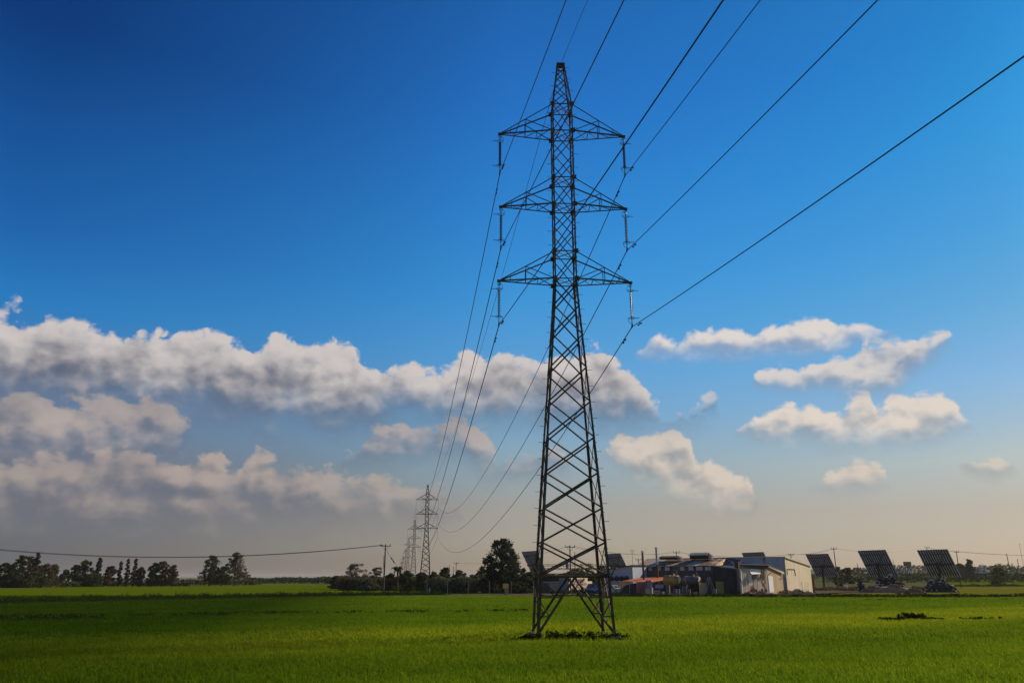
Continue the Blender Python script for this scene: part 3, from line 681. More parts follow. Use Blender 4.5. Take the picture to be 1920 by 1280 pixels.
for px, yt, w, Yd, kd, lb, mt, bs, kw in TL:
    tree('tree' if kd != 'pine' else 'pine_tree', px, yt, w, Yd, kd, lb, mt=mt, base=bs, group=G1, leaf=.30, n=70, m=72, **kw)
G2 = 'bushes below the distant pylons'
TM = [
 (668, 1056, 50, 200, 'flat', 'bare twiggy round tree left of the wooden pole', M_leafB, .22, dict(density=.9, leafx=.16)),
 (706, 1063, 30, 205, 'flat', 'smaller bare twiggy tree right behind the wooden pole', M_leafB, .2, dict(density=.7, leafx=.17)),
 (630, 1079, 30, 215, 'dome', 'dark bush left of the bare twiggy tree', M_leafA, .0, {}),
 (655, 1082, 52, 190, 'dome', 'wide brown bush under the bare twiggy tree', M_leafB, .0, {}),
 (692, 1085, 44, 180, 'dome', 'grey green bush at the foot of the wooden pole', M_leafC, .0, {}),
 (732, 1075, 34, 185, 'dome', 'dark bush just right of the wooden pole', M_leafA, .0, {}),
 (762, 1070, 36, 182, 'dome', 'round dark bush below the faint far pylons', M_leafA, .0, {}),
 (790, 1073, 36, 180, 'dome', 'bush left of the second pylon legs', M_leafA, .0, {}),
 (812, 1072, 30, 178, 'dome', 'brown bush between the second pylon legs', M_leafB, .0, {}),
 (833, 1064, 30, 175, 'vase', 'dark ragged tree right of the second pylon', M_leafA, .1, {}),
 (828, 1087, 50, 160, 'dome', 'black clipped hedge bush at the near end of the hedge', M_leafA, .0, dict(density=1.6)),
 (857, 1086, 44, 157, 'dome', 'dense dark bush beside the black clipped hedge bush', M_leafA, .0, dict(density=1.4)),
 (862, 1069, 40, 172, 'dome', 'brown green bush under the small far poles', M_leafB, .0, {}),
 (884, 1078, 46, 160, 'dome', 'olive green bush left of the big pine', M_leafC, .0, {}),
 (906, 1068, 44, 165, 'dome', 'grey olive tree under the left skirt of the big pine', M_leafC, .05, {}),
 (940, 1068, 46, 158, 'dome', 'pale olive tree directly under the big pine', M_leafC, .05, {}),
 (968, 1066, 44, 156, 'dome', 'silvery olive tree right of the big pine trunk', M_leafC, .05, {}),
 (993, 1072, 40, 154, 'dome', 'olive tree behind the near left pylon leg', M_leafC, .05, {}),
 (925, 1090, 60, 151, 'dome', 'low dark shrub along the compound fence, left stretch', M_leafA, .0, {}),
 (975, 1091, 60, 150, 'dome', 'low dark shrub along the compound fence, right stretch', M_leafA, .0, {}),
 (1018, 1078, 36, 166, 'dome', 'dark bush behind the yellow edged shed', M_leafA, .0, {}),
 (1100, 1056, 40, 330, 'flat', 'bare brown tree far behind the white box truck', M_leafB, .2, dict(density=.7, leafx=.2)),
 (1080, 1066, 40, 320, 'flat', 'low brown tree behind the pole with the transformer', M_leafB, .1, dict(density=.8)),
 (1128, 1060, 30, 315, 'dome', 'small dark tree behind the near right pylon leg', M_leafA, .05, {}),
 (1110, 1082, 30, 165, 'dome', 'dark shrub between truck and white shed', M_leafA, .0, {}),
 (1819, 1048, 26, 430, 'pine', 'dark pine right of the last solar tracker', M_leafD, .12, {}),
 (1801, 1056, 26, 436, 'dome', 'dark round tree left of the far right pine', M_leafD, .05, {}),
 (1875, 1064, 34, 275, 'flat', 'lone bush standing in the bright field on the right', M_leafA, .12, dict(leafx=.2)),
 (1572, 1062, 20, 285, 'dome', 'grey bush at the lower edge of the first solar tracker', M_leafA, .0, dict(clr=1)),
 (1590, 1064, 30, 360, 'dome', 'brown green bush between the first two solar trackers', M_leafA, .0, {}),
]
for px, yt, w, Yd, kd, lb, mt, bs, kw in TM:
    kw = dict(kw); lf = kw.pop('leafx', .24 if Yd < 300 else .4)
    tree('bush' if 'bush' in lb or 'shrub' in lb else 'tree', px, yt, w, Yd, kd, lb, cat='bush' if ('bush' in lb or 'shrub' in lb) else 'tree', mt=mt, base=bs, group=G2 if px < 1000 else None, leaf=lf, n=60, m=70, trunk=('bush' not in lb and 'shrub' not in lb), **kw)
# the big pine with low skirts, and a palm
r = tree('pine_tree', 941, 1010, 66, 152, 'dome', 'big dark pine left of the pylon, towering over the olive trees', mt=M_leafD, base=.22, leaf=.22, n=110, m=80)
tree('tree', 919, 1041, 40, 153, 'dome', 'dark low crown touching the left side of the big pine', mt=M_leafD, base=.25, leaf=.2, n=50, m=70)
tree('tree', 965, 1042, 42, 153.5, 'dome', 'dark low crown touching the right side of the big pine', mt=M_leafD, base=.25, leaf=.2, n=50, m=70)
pr = empty('palm_tree', (GX(745, 184, 3), 184, 0), 0, 'ragged palm rising above the bushes right of the wooden pole', 'tree')
mb = MB(); hp = ZH(1066, 184); mb.tube([(0, 0, 0), (.1, 0, hp * .5), (0, 0, hp)], [.28, .22, .2], 7); mb.build('trunk', M_bark, pr)
mb = MB()
for i in range(22):
    a = i * 2.4; L_ = .8 + .9 * random.random(); el_ = random.uniform(-.3, 1.3); pts = []
    for q in range(6):
        s = q / 5; pts.append(Vector((math.cos(a) * L_ * s * math.cos(el_ - s * .9), math.sin(a) * L_ * s * math.cos(el_ - s * .9), hp + L_ * s * math.sin(el_ - s * .8))))
    mb.tube(pts, [.03, .14, .22, .16, .10, .02], 4)
mb.build('crown', M_leafA, pr)
# ------------------------------------------------------------------ far tree lines and hills' woods: one mass each
def treeline(px0, px1, ytops, Y, depth, m, leaf, dens, lab):
    """a far wood whose top follows rows ytops between px0 and px1"""
    x0, x1 = GX(px0, Y), GX(px1, Y); n = int(abs(x1 - x0) * dens); t = rng.random(n); x = x0 + (x1 - x0) * t; y = Y + depth * rng.random(n)
    yt = np.interp(px0 + (px1 - px0) * t, np.linspace(px0, px1, len(ytops)), ytops)
    top = np.array([ZH(v, Y) for v in yt]); g = np.array([gz(a, b) for a, b in zip(x, y)])
    top = np.maximum(top - (leaf * .6), g + .3); u = rng.random(n) ** .6; z = g + (top - g) * u * (.86 + .14 * np.sin(x * .8) * np.sin(x * .31))
    d1 = rng.normal(size=(n, 3)); d1 /= np.linalg.norm(d1, axis=1)[:, None]; d2 = np.cross(d1, rng.normal(size=(n, 3))); d2 /= np.linalg.norm(d2, axis=1)[:, None]
    p = np.stack([x, y, z], 1); s = (leaf * (.5 + rng.random(n)))[:, None]
    V = np.stack([p - d1 * s, p + d2 * s * .6, p + d1 * s, p - d2 * s * .6], 1).reshape(-1, 3)
    tag(npmesh('treeline', V, np.arange(n * 4).reshape(-1, 4), m), kind='stuff')
treeline(-60, 135, [1086, 1084, 1088, 1085, 1088], 262, 6, M_leafA, .4, 45, '')
treeline(120, 345, [1091, 1088, 1090, 1089, 1090, 1088, 1091], 300, 6, M_leafA, .4, 45, '')
treeline(330, 480, [1084, 1083, 1086, 1084, 1085], 350, 10, M_leafA, .5, 40, '')
treeline(455, 640, [1081, 1080, 1083, 1081, 1078, 1080, 1079, 1081, 1077, 1079, 1076], 480, 15, M_leafD, .7, 40, '')
treeline(600, 1010, [1078, 1076, 1079, 1074, 1077, 1076, 1078], 420, 15, M_leafA, .7, 30, '')
treeline(795, 1000, [1082, 1078, 1080, 1074, 1077, 1071, 1074, 1070, 1073, 1076], 153, 4, M_leafC, .22, 260, '')
treeline(640, 830, [1082, 1079, 1078, 1080, 1076, 1078, 1073, 1076], 188, 4, M_leafA, .26, 170, '')
treeline(1020, 1200, [1070, 1072, 1068, 1071, 1074, 1070], 400, 15, M_leafB, .6, 45, '')
treeline(1560, 1640, [1068, 1062, 1066, 1060, 1064], 620, 20, M_leafD, 1.1, 10, '')
treeline(1675, 1800, [1056, 1058, 1055, 1057, 1056, 1058, 1055], 760, 30, M_leafD, 1.0, 16, '')
treeline(1785, 1850, [1059, 1061, 1058, 1060], 640, 20, M_leafD, 1.0, 10, '')
treeline(1820, 1945, [1064, 1056, 1058, 1060, 1056, 1057, 1055, 1053, 1056, 1062, 1056], 900, 30, M_leafB, 1.2, 14, '')
treeline(1865, 1905, [1061, 1057, 1056, 1054, 1056], 560, 20, M_leafA, .8, 16, '')
treeline(1900, 2050, [1060, 1058, 1057], 600, 20, M_leafA, .8, 14, '')
treeline(1560, 1960, [1078, 1077, 1079, 1077, 1078], 380, 12, M_weed, .5, 26, '')
treeline(1620, 1960, [1072, 1073, 1071, 1072, 1073], 480, 12, M_weed, .6, 18, '')
treeline(1500, 1700, [1074, 1076, 1075], 440, 15, M_leafC, .6, 16, '')
# ------------------------------------------------------------------ laundry works: local axes a (along the front, to the right) and b (into the depth)
A_ = Vector(E1); B_v = Vector(E2); UP = Vector((0, 0, 1)); PHI = math.atan2(A_.y, A_.x)
M_roof = corr('rusty_roof_sheets', (.56, .43, .30), .9, rust=(.24, .14, .08), rust_amt=.6, rough=.75, streak=.45, bump=.2)
M_wall_dark = corr('dark_tin_wall', (.070, .066, .062), .4, rough=.9, spec=.05, streak=.4)
M_wall_olive = corr('weathered_tin_wall', (.74, .60, .43), .45, rust=(.30, .14, .08), rust_amt=.1, d=(.82, .572, 0), rough=.85, streak=.5)
M_wall_blue = corr('blue_grey_cladding', (.50, .50, .50), .5, rough=.8, streak=.12, spec=.1, bump=.25)
M_wall_cream = corr('cream_cladding', (.68, .59, .43), .4, d=E2, rough=.6, streak=.08, bump=.3)
M_wall_tan = corr('tan_tin_side', (.52, .40, .25), .5, d=E2, rough=.7, streak=.4)
M_red = corr('red_oxide_sheet', (.55, .16, .08), .35, rust=(.20, .08, .05), rust_amt=.3, rough=.65, streak=.35)
M_redroof = corr('red_roof_sheet', (.58, .19, .09), .30, d=E2, rough=.6, streak=.3)
M_gold = mat('brass_paint', (.66, .36, .08), .5, .2, .2, 2.0, dirt=(.20, .10, .04))
M_orange = mat('orange_board', (.95, .52, .12), .7, 0, .15, 3)
M_yellow = mat('yellow_board', (.88, .56, .24), .75, 0, .15, 3)
M_pink = mat('pink_primer', (.62, .36, .24), .8, 0, .2, 2)
M_lightgrey = mat('light_grey_metal', (.36, .36, .37), .5, .3, .2, 2)
M_rubble = mat('brick_rubble', (.34, .20, .12), .95, 0, .5, 3, .4)
M_peach = mat('truck_box_cream', (.78, .58, .44), .6, 0, .08, 1)
M_inktxt = mat('sign_ink', (.10, .035, .03), .8)
M_panelback = mat('panel_back_sheet', (.030, .034, .042), .55, 0, .3, 1.5)
M_rail = mat('aluminium_rail', (.50, .51, .53), .6, 0, .1, 2)
M_panelfront = mat('panel_cells', (.02, .03, .07), .2, 0, .1, 1, spec=.6)
M_curtain = mat('pale_window_board', (.62, .58, .56), .7, 0, .25, 3)
def at(px, Y, z=0.0): return Vector((GX(px, Y, z), Y, z))
def wallp(mb, p0, p1, z0, z1, z0b=None, z1b=None, th=.15):
    """wall from p0 to p1 (ground points), top z1 at p0 and z1b at p1"""
    z1b = z1 if z1b is None else z1b; d = (p1 - p0).normalized(); n = Vector((d.y, -d.x, 0))
    mb.poly([p0 + UP * z0, p1 + UP * z0, p1 + UP * z1b, p0 + UP * z1], th, n)
def oriented(root):                                 # work in world coordinates, keep the Empty at the base
    inv = Matrix.Translation(-root.location)
    def bld(mb, name, m, parent=None, smooth=False):
        p = parent or root; mb.v = [tuple(Vector(v) - root.location) for v in mb.v]; return mb.build(name, m, p, smooth)
    return bld
# --- big cream and blue warehouse at the back
Cn = at(1473, 146, 3); Cn.z = 0
wr = empty('warehouse', Cn, 0, 'big warehouse with blue grey side and cream sunlit end wall, right of the works', 'warehouse'); bl = oriented(wr)
Lw, Dw, zh, zl = 14.0, 16.6, 6.3, 4.95; c0 = Cn - A_ * Lw; c1 = Cn; c2 = Cn + B_v * Dw; c3 = c0 + B_v * Dw
mb = MB(); wallp(mb, c0, c1, 0, zh); wallp(mb, c3, c0, 0, zl, z1b=zh); bl(mb, 'side_wall', M_wall_blue)
mb = MB(); wallp(mb, c1 + A_ * .01, c2 + A_ * .01, 0, zh, z1b=zl); wallp(mb, c2, c3, 0, zl); gw = bl(mb, 'end_wall', M_wall_cream)
mb = MB(); mb.poly([c0 - A_ * .1 - B_v * .12 + UP * (zh + .06), c1 + A_ * .18 - B_v * .12 + UP * (zh + .06), c2 + A_ * .18 + B_v * .2 + UP * (zl + .06), c3 - A_ * .1 + B_v * .2 + UP * (zl + .06)], .12); bl(mb, 'roof', M_lightgrey)
mb = MB(); mb.bar(c1 + A_ * .20 + UP * (zh + .02), c2 + A_ * .20 + UP * (zl + .02), .06, .26); bl(mb, 'verge_trim', M_cream)
mb = MB(); mb.bar(c1 + A_ * .05 - B_v * .05, c1 + A_ * .05 - B_v * .05 + UP * zh, .16); bl(mb, 'corner_trim', M_cream)
# big door outline and pipe on the end wall
mb = MB(); o = c1 + A_ * .06
mb.bar(o + B_v * 1.0 + UP * 4.2, o + B_v * 5.6 + UP * 4.2, .10); mb.bar(o + B_v * 5.6 + UP * 4.2, o + B_v * 6.0 + UP * 3.1, .09); mb.bar(o + B_v * 1.0 + UP * 4.2, o + B_v * 1.0 + UP * 3.2, .07); bl(mb, 'wall_pipe', M_dark)
mb = MB(); mb.poly([o + B_v * 9.5 + UP * .5, o + B_v * 14 + UP * .5, o + B_v * 14 + UP * 2.0, o + B_v * 9.5 + UP * 2.0], .05, A_); bl(mb, 'door', M_cream)
mb = MB(); q = c2 + B_v * .6 + A_ * .1; mb.tube([q, q + UP * 3.4], .22, 8); bl(mb, 'drain_pipe', mat('rust_brown', (.18, .08, .045), .85))
mb = MB(); q = Cn - A_ * 3.6 - B_v * .14; mb.bar(q + UP * 5.1, q + UP * 6.1, .07); mb.box(q + UP * 6.0, (.3, .12, .2), PHI); bl(mb, 'wall_lamp', M_dark)
# --- weathered tin shed in front of it
Sn = at(1440, 137, 2); Sn.z = 0; sh = empty('tin_shed', Sn, 0, 'pale weathered corrugated shed with white flap over its window, in front of the warehouse', 'shed'); bl = oriented(sh)
FA = Vector((.82, .572, 0)); FN = Vector((.572, -.82, 0)); FR = math.atan2(.572, .82); Ls = 6.9; s0 = Sn - FA * Ls; s2 = Sn + B_v * 8.3; s3 = s0 + B_v * 12
mb = MB(); wallp(mb, s0, Sn, 0, 4.15); wallp(mb, s3, s0, 0, 4.1); fw = bl(mb, 'front_wall', M_wall_olive)
mb = MB(); wallp(mb, Sn + A_ * .01, s2 + A_ * .01, 0, 4.5, z1b=3.45); bl(mb, 'side_wall', M_wall_tan)
mb = MB(); mb.poly([s0 - FA * .1 + FN * .15 + UP * 4.86, Sn + A_ * .3 + FN * .15 + UP * 4.80, s2 + A_ * .3 + UP * 3.62, s3 + UP * 3.62], .10)
mb.poly([s0 + FN * .16 + UP * 4.17, Sn + FN * .16 + UP * 4.17, Sn + FN * .16 + UP * 4.80, s0 + FN * .16 + UP * 4.86], .1, FN); bl(mb, 'roof', M_dark)
mb = MB(); mb.bar(Sn + A_ * .32 + UP * 4.62, s2 + A_ * .32 + UP * 3.47, .05, .36); bl(mb, 'fascia', M_cream)
mb = MB(); o = s0 + FN * .10
mb.poly([o + FA * 2.41 + UP * 3.4, o + FA * 5.20 + UP * 3.4, o + FA * 5.20 + UP * 3.95, o + FA * 2.41 + UP * 4.12], .03, FN); mb.poly([o + FN * .35 + FA * 2.41 + UP * 3.25, o + FN * .35 + FA * 4.68 + UP * 3.3, o + FA * 4.68 + UP * 3.6, o + FA * 2.41 + UP * 3.6], .03); bl(mb, 'flap', M_white)
mb = MB(); mb.box(o + FA * 3.51 + UP * 2.85, (1.2, .06, .75), FR); w1 = bl(mb, 'window', M_glass)
mb = MB(); mb.box(o + FA * 5.33 + UP * 2.9, (.7, .06, .6), FR); bl(mb, 'window', M_glass)
mb = MB(); mb.box(o + FA * 1.49 + UP * 2.15, (.18, .08, .75), FR); bl(mb, 'window', M_glass); mb = MB(); mb.box(o + FA * 1.27 + UP * 2.15, (.14, .1, .8), FR); bl(mb, 'shutter', M_white)
mb = MB(); q = Sn + A_ * .08
mb.poly([q + B_v * .15 + UP * .35, q + B_v * 2.6 + UP * .35, q + B_v * 2.6 + UP * 2.95, q + B_v * .15 + UP * 3.05], .05, A_); bl(mb, 'door', M_white)
mb = MB(); mb.bar(q + B_v * 1.0 + UP * 3.6 + A_ * .3, q + B_v * 2.6 + UP * 3.9 + A_ * .3, .09); mb.bar(q + B_v * 7.0 + UP * 2.8 + A_ * .3, q + B_v * 8.6 + UP * 3.1 + A_ * .3, .09); bl(mb, 'roof_bracket', M_dark)
mb = MB()
for k_, (u, h_) in enumerate([(1.9, .5), (2.3, .6), (2.75, .45), (3.9, .4), (4.7, .5)]): mb.box(o + FA * (u * 1.3) + UP * (.65 + .1 * (k_ % 2)), (.5, .06, h_), FR)
bl(mb, 'rust_patches', mat('rust_hole', (.07, .035, .02), .9))
# --- dark corrugated shed left of it
Kn = at(1383, 140, 2); Kn.z = 0; K0 = at(1338.5, 143, 2); K0.z = 0
ks = empty('tin_shed', K0, 0, 'dark corrugated shed with orange board door and light roof trim', 'shed'); bl = oriented(ks); kd = (Kn - K0).normalized(); kn = Vector((-kd.y, kd.x, 0))
mb = MB(); wallp(mb, K0, Kn, 0, 4.72, z1b=4.2); wallp(mb, K0 + kn * 5, K0, 0, 4.7); bl(mb, 'front_wall', M_wall_dark)
mb = MB(); mb.poly([K0 - kn * .1 + UP * 4.8, Kn - kn * .1 + UP * 4.26, Kn + kn * 6 + UP * 4.3, K0 + kn * 6 + UP * 4.85], .08); bl(mb, 'roof', M_dark)
mb = MB(); mb.bar(K0 - kn * .13 + UP * 4.74, Kn - kn * .13 + UP * 4.22, .06, .16); bl(mb, 'fascia', M_lightgrey)
o = K0 - kn * .05
mb = MB(); hg = o + kd * 1.3 - kn * .15; dd = Vector((math.cos(.55), math.sin(.55), 0)); mb.box(hg + dd * 1.1 - kn * 1.45 + UP * 1.05, (2.3, .06, 2.1), .55); bl(mb, 'door', M_orange)
mb = MB(); mb.box(o + kd * 2.3 + UP * 2.5 - kn * .05, (.85, .05, .75), math.atan2(kd.y, kd.x)); bl(mb, 'window', M_dark)
mb = MB(); mb.poly([Kn + UP * 4.2 + kn * .5 - kd * .6, Kn + UP * 4.2 + kn * .5 + kd * .1, Kn + kn * .5 + kd * .1 + UP * 5.4, Kn + kn * .5 - kd * .6 + UP * 5.4], .5); bl(mb, 'roof_box', mat('brown_box', (.10, .06, .045), .9))
# --- main long roofed hall
Rn = at(1340, 148, 3); Rn.z = 0; mh = empty('factory_hall', Rn, 0, 'long low works hall with patched rusty roof and a row of high windows', 'factory'); bl = oriented(mh)
Lm, ze, zr, wd = 15.6, 4.85, 6.35, 6.0; m0 = Rn - A_ * Lm; m2 = Rn + B_v * 2 * wd; m3 = m0 + B_v * 2 * wd
mb = MB(); wallp(mb, m0, Rn, 0, ze); wallp(mb, m2, m3, 0, ze)
for q in (m0, Rn): mb.poly([q, q + B_v * 2 * wd, q + B_v * 2 * wd + UP * ze, q + B_v * wd + UP * zr, q + UP * ze], .12)
bl(mb, 'wall', mat('hall_wall', (.13, .095, .075), .9, 0, .35, .8))
rr = lambda q, s: [q[0] - B_v * .35 + UP * (ze - .02), q[1] - B_v * .35 + UP * (ze - .02), q[1] + B_v * wd + UP * zr, q[0] + B_v * wd + UP * zr]
mb = MB(); mb.poly([m0 - A_ * .3 - B_v * .4 + UP * (ze - .02), Rn + A_ * .2 - B_v * .4 + UP * (ze - .02), Rn + A_ * .2 + B_v * wd + UP * (zr + .05), m0 - A_ * .3 + B_v * wd + UP * (zr + .05)], .08)
mb.poly([m0 - A_ * .3 + B_v * wd + UP * (zr + .05), Rn + A_ * .2 + B_v * wd + UP * (zr + .05), Rn + A_ * .2 + B_v * (2 * wd + .4) + UP * (ze - .02), m0 - A_ * .3 + B_v * (2 * wd + .4) + UP * (ze - .02)], .08); bl(mb, 'roof', M_roof)
mb = MB(); mb.poly([Rn + A_ * .28 - B_v * .3 + UP * (ze - .05), Rn + A_ * .28 + B_v * (wd - .4) + UP * (zr - .1), Rn + A_ * 1.05 + B_v * 1.6 + UP * (ze + .1), Rn + A_ * .9 - B_v * .2 + UP * (ze - .15)], .06); bl(mb, 'loose_sheet', mat('lit_sheet', (.85, .52, .22), .7, 0, .3, 2))
mb = MB(); mb.poly([Rn + A_ * 1.1 + UP * 4.4 + B_v * 1, Rn + A_ * 4.2 + UP * 4.4 - B_v * .2, Rn + A_ * 4.2 + UP * 5.75 - B_v * .2 + B_v * 3, Rn + A_ * 1.1 + UP * 6.3 + B_v * 4], .1); bl(mb, 'annex_roof', mat('brown_sheet', (.12, .085, .075), .8, 0, .4, 1.2))
o = m0 - B_v * .05
for u0, u1, mm_ in [(.6, 1.5, M_curtain), (2.6, 3.3, M_curtain), (4.7, 5.1, M_curtain), (6.0, 6.9, M_curtain), (7.6, 8.8, M_glass), (9.0, 9.9, M_curtain), (10.7, 11.6, M_curtain), (12.2, 13.4, M_curtain), (13.9, 15.0, M_curtain)]:
    mb = MB(); mb.box(o + A_ * ((u0 + u1) / 2) + UP * 4.35, (u1 - u0, .05, .62), PHI); w_ = bl(mb, 'window', mm_)
    mb = MB(); mb.box(o + A_ * ((u0 + u1) / 2) + UP * 4.02 - B_v * .04, (u1 - u0 + .1, .08, .05), PHI); mb.v = [tuple(Vector(v) - mh.location) for v in mb.v]; mb.build('sill', M_lightgrey, w_)
# roof ventilators
def ventil(px, wpx, ytop, ribs, label):
    Y = 156 - (px - 1265) * .05; L_ = wpx / 1532 * Y / .9; base = Vector((GX(px, Y, 6), Y, zr - .25))
    t = empty('roof_ventilator', base, PHI, label, 'roof ventilator', 'ventilators on the hall ridge'); h = ZH(ytop, Y) - base.z
    mb = MB(); mb.box((0, 0, h * .32), (L_ * .94, 1.5, h * .64)); mb.build('body', M_dark, t)
    mb = MB(); mb.poly([(-L_ / 2, -1.1, h * .55), (L_ / 2, -1.1, h * .55), (L_ / 2 - .15, 0, h), (-L_ / 2 + .15, 0, h)], .06); mb.poly([(-L_ / 2 + .15, 0, h), (L_ / 2 - .15, 0, h), (L_ / 2, 1.1, h * .55), (-L_ / 2, 1.1, h * .55)], .06)
    rf = mb.build('cap', mat('ventilator_cap', (.10, .08, .075), .7, 0, .3, 2), t)
    if ribs:
        mb = MB()
        for q in range(14): x = -L_ / 2 + L_ * (q + .5) / 14; mb.bar((x, -1.12, h * .57), (x * .95, -.05, h + .04), .06)
        mb.build('rib', M_rail, rf)
    mb = MB(); mb.tube([(L_ / 2 + .1, 0, -.2), (L_ / 2 + .12, 0, h * .62), (L_ / 2 + .05, 0, h * .8)], [.55, .48, .12], 8); mb.build('end_cowl', M_cream, t)
ventil(1256, 34, 1041.5, False, 'left roof ventilator on the hall ridge, low and plain')
ventil(1313, 34, 1035.5, True, 'right roof ventilator on the hall ridge, ribbed and taller')
# --- chimneys
def chimney(px, ytop, Y, r, m1, label, split):
    z = ZH(ytop, Y); t = empty('chimney_stack', at(px, Y, 0), 0, label, 'chimney', 'thin steel chimneys of the works'); t.location.z = 0; t.location.x = GX(px, Y, z * .7)
    mb = MB(); mb.tube([(0, 0, 0), (0, 0, z * split)], r, 10); mb.build('lower_pipe', mat('rusty_pipe', (.13, .06, .035), .85, 0, .3, 1.5), t)
    mb = MB(); mb.tube([(0, 0, z * split), (0, 0, z - .35)], r * 1.02, 10); mb.build('upper_pipe', m1, t)
    mb = MB(); mb.lathe((0, 0, 0), [(r * 1.6, z - .28), (r * 1.7, z - .2), (r * .3, z)], 10)
    for a in range(3): mb.bar((r * .9 * math.cos(a * 2.1), r * .9 * math.sin(a * 2.1), z - .4), (r * 1.1 * math.cos(a * 2.1), r * 1.1 * math.sin(a * 2.1), z - .2), .03)
    mb.build('cap', M_lightgrey, t)
chimney(1205.5, 1031.5, 146, .18, mat('brown_pipe', (.16, .08, .05), .8, 0, .3, 1.5), 'rusty brown chimney, the shorter one on the left', .5)
chimney(1231.5, 1025, 147, .19, mat('galvanised_pipe', (.42, .43, .42), .4, .5, .15, 1), 'taller chimney with bright galvanised upper half', .62)
# --- white sided shed on the left of the works
Wn = at(1186, 150, 3); Wn.z = 0; ws = empty('white_shed', Wn, 0, 'blue white walled shed with thin white roof edge, behind the right pylon leg', 'shed'); bl = oriented(ws)
w0 = Wn - A_ * 5.4
mb = MB(); wallp(mb, w0, Wn, 0, 4.15, z1b=4.9); wallp(mb, Wn, Wn + B_v * 6, 0, 4.9); bl(mb, 'wall', mat('pale_blue_wall', (.42, .47, .54), .7, 0, .1, .6))
mb = MB(); mb.poly([w0 - A_ * .4 - B_v * .5 + UP * 4.25, Wn + A_ * .3 - B_v * .5 + UP * 5.0, Wn + A_ * .3 + B_v * 6.3 + UP * 5.1, w0 - A_ * .4 + B_v * 6.3 + UP * 4.4], .1); bl(mb, 'roof', M_dark)
w1_ = at(1120, 156, 3); w1_.z = 0
mb = MB(); mb.bar(w1_ + UP * 4.25, w0 + A_ * 2.6 + UP * 4.45 - B_v * .6, .5, .14); bl(mb, 'roof_edge', M_white)
mb = MB()
for u in (1.2, 2.4, 3.4, 4.4): mb.lathe(w0 + A_ * u - B_v * .5 + UP * 2.15, [(.15, 0), (.5, .25), (.45, .6), (.1, .9)], 7)
bl(mb, 'stored_bales', M_dark)
# --- red canopy and its store
Cr = at(1222, 142, 2); Cr.z = 0; rc = empty('canopy', Cr, 0, 'rusty red corrugated canopy on posts beside the gold tank', 'canopy'); bl = oriented(rc)
f0 = at(1163, 144, 2) ; f1 = at(1224, 141.5, 2); f2 = at(1249, 143.5, 2.5); b0 = at(1196, 149, 2.5); b1 = at(1247, 147, 3)
def zp(v, py): return Vector((v.x, v.y, ZH(py, v.y)))
mb = MB(); mb.poly([zp(f0, 1089.5), zp(f1, 1090.5), zp(f2, 1086), zp(b1, 1081.3), zp(b0, 1083)], .06); bl(mb, 'roof', M_redroof)
for px, Y in ((1181, 143.5), (1166, 145), (1222, 142)):
    mb = MB(); p_ = at(px, Y, 0); p_.z = 0; mb.bar(p_, p_ + UP * 2.0, .09); bl(mb, 'post', M_lightgrey)
mb = MB(); mb.poly([zp(at(1193.5, 142.3), 1116), zp(at(1210.5, 142), 1116), zp(at(1210.5, 142), 1091.5), zp(at(1193.5, 142.3), 1091.5)], .08); rw = bl(mb, 'gate', M_red)
mb = MB()
for px in np.linspace(1194.2, 1210, 9): p_ = at(px, 141.9, 0); p_.z = .1; mb.bar(p_, p_ + UP * 1.95, .045)
mb.v = [tuple(Vector(v) - rc.location) for v in mb.v]; mb.build('gate_bar', mat('pale_red_bar', (.55, .32, .26), .7), rw)
mb = MB(); k0, k1 = at(1150, 146), at(1193, 143.5)
mb.poly([zp(at(1155, 145.5), 1115), zp(k1, 1115), zp(k1, 1092), zp(at(1172, 145), 1097)], .1); bl(mb, 'back_wall', mat('dark_block_wall', (.07, .07, .055), .9, 0, .3, 1))
mb = MB(); mb.poly([zp(at(1163, 148), 1112), zp(at(1180, 148), 1112), zp(at(1180, 148), 1090), zp(at(1163, 148), 1090)], .1); bl(mb, 'lit_wall', M_yellow)
mb = MB(); p_ = at(1218.5, 142.2); p_.z = 0; mb.box(p_ + UP * 1.15, (1.1, .5, 2.3), PHI); bl(mb, 'pillar', mat('grey_block', (.40, .34, .32), .9, 0, .2, 2))
mb = MB(); mb.box(p_ + UP * .45 - B_v * .35 - A_ * .2, (.75, .4, .9), PHI); bl(mb, 'crate', M_yellow)
